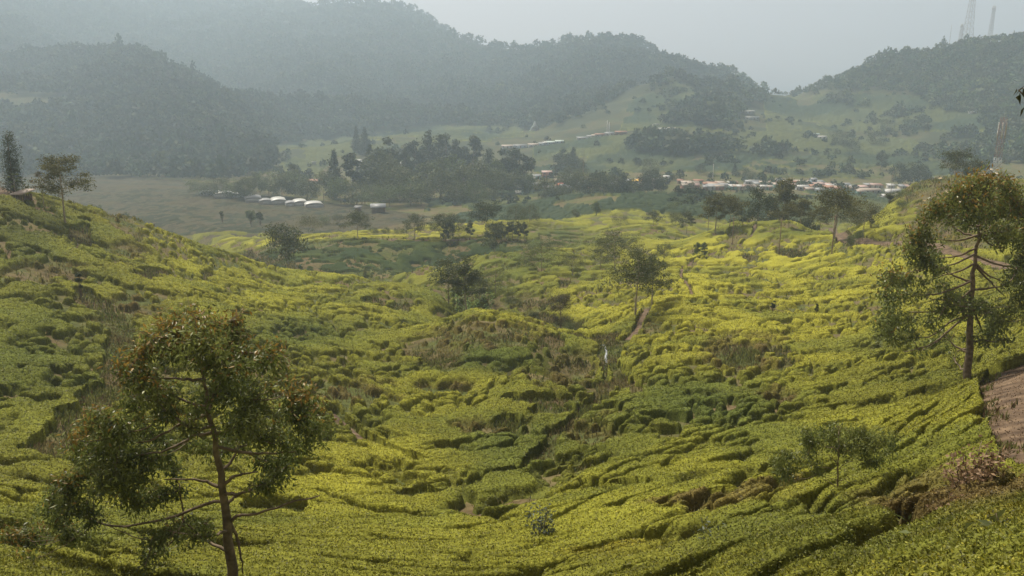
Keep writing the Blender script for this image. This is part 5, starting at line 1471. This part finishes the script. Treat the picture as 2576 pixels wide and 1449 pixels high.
pole('chimney', 1532, 742, 307, 'slim pale chimney on the upper road, right of two', M_CONCRETE, .55, 0, 'two slim chimneys')
pole('utility_pole', 1959, 160, 549, 'thin dark utility pole alone in bright tea in front of the plateau trees', M_WOOD, .10, 1)
pole('utility_pole', 1842, 176, 544, 'thin dark utility pole right of the twin flat-crowned trees', M_WOOD, .10, 1)
pole('utility_pole', 2092, 148, 540, 'dark utility pole just left of the biggest plateau tree', M_WOOD, .11, 1)
pole('utility_pole', 1779, 210, 535, 'thin leaning pole left of the twin flat-crowned trees', M_WOOD, .09, 0)
pole('utility_pole', 2238, 430, 430, 'utility pole at the right end of the roadside row', M_WOOD, .13, 1)
pole('utility_pole', 1466, 470, 405, 'utility pole left of the dark roadside trees', M_WOOD, .13, 1)
pole('bare_dead_tree', 368, 780, 288, 'pale dead trunk standing in the hazy left forest', M_BARK_PALE, .8)

def dead_tree():
    x, y, z = place(2075 + 18, 178); o = empty('dead_tree', place(2104 - 4, 200)); tag(o, 'bare dead tree with forked grey limbs behind the right-hand plateau trees', 'tree')
    rng = np.random.default_rng(2); s = 200 * K / F_PX
    _, t = ray(2100, 478); H = t * 200 - place(2100, 200)[2]
    top = np.array((.3, 0, max(H, 6)))
    make_mesh('trunk', *tube([(bez((0, 0, -.5), top, .02, 8, rng, .02), .16 * np.linspace(1, .3, 8))], 6), M_BARK_PALE, True, parent=o)
    for k in range(7):
        f = .45 + .07 * k; a = k * 2.3; b = top * f
        make_mesh('branch', *tube([(bez(b, b + np.array((cos(a) * 1.8, sin(a), .9)), .05, 5, rng, .03), .06 * np.linspace(1, .3, 5))], 5), M_BARK_PALE, True, parent=o)
dead_tree()

# ------------------------------------------------------------------ stream, van, leaning bough
def stream():
    pts = ground_line([(1519, 868), (1524, 878), (1526, 892), (1523, 903), (1526, 914), (1521, 926), (1522, 936)], 60)
    ob = ribbon('stream', pts, .16, plain_mat('white water', (.34, .37, .40), .25, 6, .25, 0, None, .6), .10, .3, 4)
stream()

def van(X, D, label, rz):
    x, y, z = place(X, D); o = empty('van', (x, y, z), rz); tag(o, label, 'van', 'vehicles on the upper road')
    P = np.array([(-2.2, .35), (2.2, .35), (2.2, 1.1), (1.5, 1.25), (1.1, 2.0), (-2.2, 2.0)]); n = len(P)
    co = np.concatenate([np.c_[P[:, 0], np.full(n, yy), P[:, 1]] for yy in (-.85, .85)])
    k = np.arange(n); F = np.c_[k, (k + 1) % n, (k + 1) % n + n, k + n]
    F = np.r_[F, [(0, 3, 2, 1), (0, 5, 4, 3), (n, n + 1, n + 2, n + 3), (n, n + 3, n + 4, n + 5)]]
    make_mesh('body', co, F, WALL['white'], parent=o)
    make_mesh('window', *boxes([(-1.9, .95, -.88, -.84, 1.25, 1.8)]), M_GLASS, parent=o)
    for wx in (-1.4, 1.4):
        for wy in (-.8, .8):
            make_mesh('wheel', *tube([(np.array([(wx, wy - .12, .35), (wx, wy + .12, .35)]), np.array((.35, .35)))], 10), ROOF['dark'], parent=o)
van(1647, 760, 'small white van on the upper road, left of two vehicles by the long shed', .1)
van(1655, 760, 'pale van on the upper road, right of two vehicles by the long shed', .1)
x, y, z = place(790, 640); o = empty('sign_board', (x, y, z)); tag(o, 'tiny white board standing in the far left tea field', 'sign')
make_mesh('board', *boxes([(-1.8, 1.8, -.1, .1, 1.2, 3.6)]), WALL['white'], parent=o)
make_mesh('post', *boxes([(-1.4, -1.2, -.08, .08, -1, 1.22), (1.2, 1.4, -.08, .08, -1, 1.22)]), M_WOOD, parent=o)
def a_frame():
    x, y, z = place(1346, 885); o = empty('a_frame_house', (x, y, z)); tag(o, 'tiny pale A-shaped house at the edge of the mountain forest', 'house')
    co = np.array([(-6, -4, 0), (0, -4, 11), (6, -4, 0), (-6, 4, 0), (0, 4, 11), (6, 4, 0)], float)
    make_mesh('roof', co * (1, 1.1, 1) + (0, 0, .1), np.array([(0, 3, 4, 1), (1, 4, 5, 2)]), ROOF['pale green'], parent=o)
    make_mesh('wall', np.r_[co * (.93, 1, .93), [(0, -4, 0), (0, 4, 0)]], np.array([(0, 6, 2, 1), (3, 4, 5, 7), (0, 3, 7, 6), (6, 7, 5, 2), (0, 1, 4, 3), (1, 2, 5, 4)]), WALL['white'], parent=o)
a_frame()

def overhang():
    """the tip of a bough that reaches into the picture at the right edge"""
    rng = np.random.default_rng(6)
    D = 3.0
    def w(X, Y): u, t = ray(X, Y); return np.array((u * D, D, t * D))
    root = w(2720, 300)
    o = empty('overhanging_twig', root); tag(o, 'twig with a few dark leaves reaching in at the right edge against the far slope', 'twig')
    pths = [(np.array([w(2720, 300), w(2650, 265), w(2600, 250), w(2574, 238), w(2562, 226)]) - root, np.array((.008, .006, .004, .003, .002))),
            (np.array([w(2660, 270), w(2600, 275), w(2578, 268)]) - root, np.array((.005, .003, .002))), (np.array([w(2600, 250), w(2585, 232), w(2572, 222)]) - root, np.array((.003, .0025, .002)))]
    make_mesh('stem', *tube(pths, 5), M_BARK, True, parent=o)
    P = np.array([w(*p) for p in ((2558,222),(2566,232),(2562,240),(2574,222),(2578,215),(2572,258),(2578,268),(2584,240),(2600,255),(2610,235),(2640,270))]) - root
    nn = rng.normal(size=(len(P), 3)); q = leaf_quads(P, nn, rng.uniform(.035, .055, len(P)), np.full(len(P), .016), np.tile(np.array((.06, .065, .03)), (len(P), 1)), rng, .5, .6, True)
    make_mesh('leaves', *q[:2], M_LEAF, False, q[2], parent=o)
overhang()

# ------------------------------------------------------------------ haze
def build_haze():
    m, nt, out = new_mat('haze')
    v = nt.nodes.new('ShaderNodeVolumePrincipled')
    v.inputs['Color'].default_value = (.66, .83, .99, 1)
    v.inputs['Density'].default_value = 0.00047
    v.inputs['Anisotropy'].default_value = 0.35
    nt.links.new(v.outputs[0], out.inputs['Volume'])
    x0, x1, y0, y1, z0, z1 = -2900, 2900, -60, 3300, -420, 520
    co = np.array([(x, y, z) for x in (x0, x1) for y in (y0, y1) for z in (z0, z1)], float)
    F = np.array([(0, 1, 3, 2), (4, 6, 7, 5), (0, 4, 5, 1), (2, 3, 7, 6), (0, 2, 6, 4), (1, 5, 7, 3)])
    ob = make_mesh('haze', co, F, m)
    tag(ob, 'pale blue grey haze filling the valley', 'haze', None, 'stuff')
build_haze()
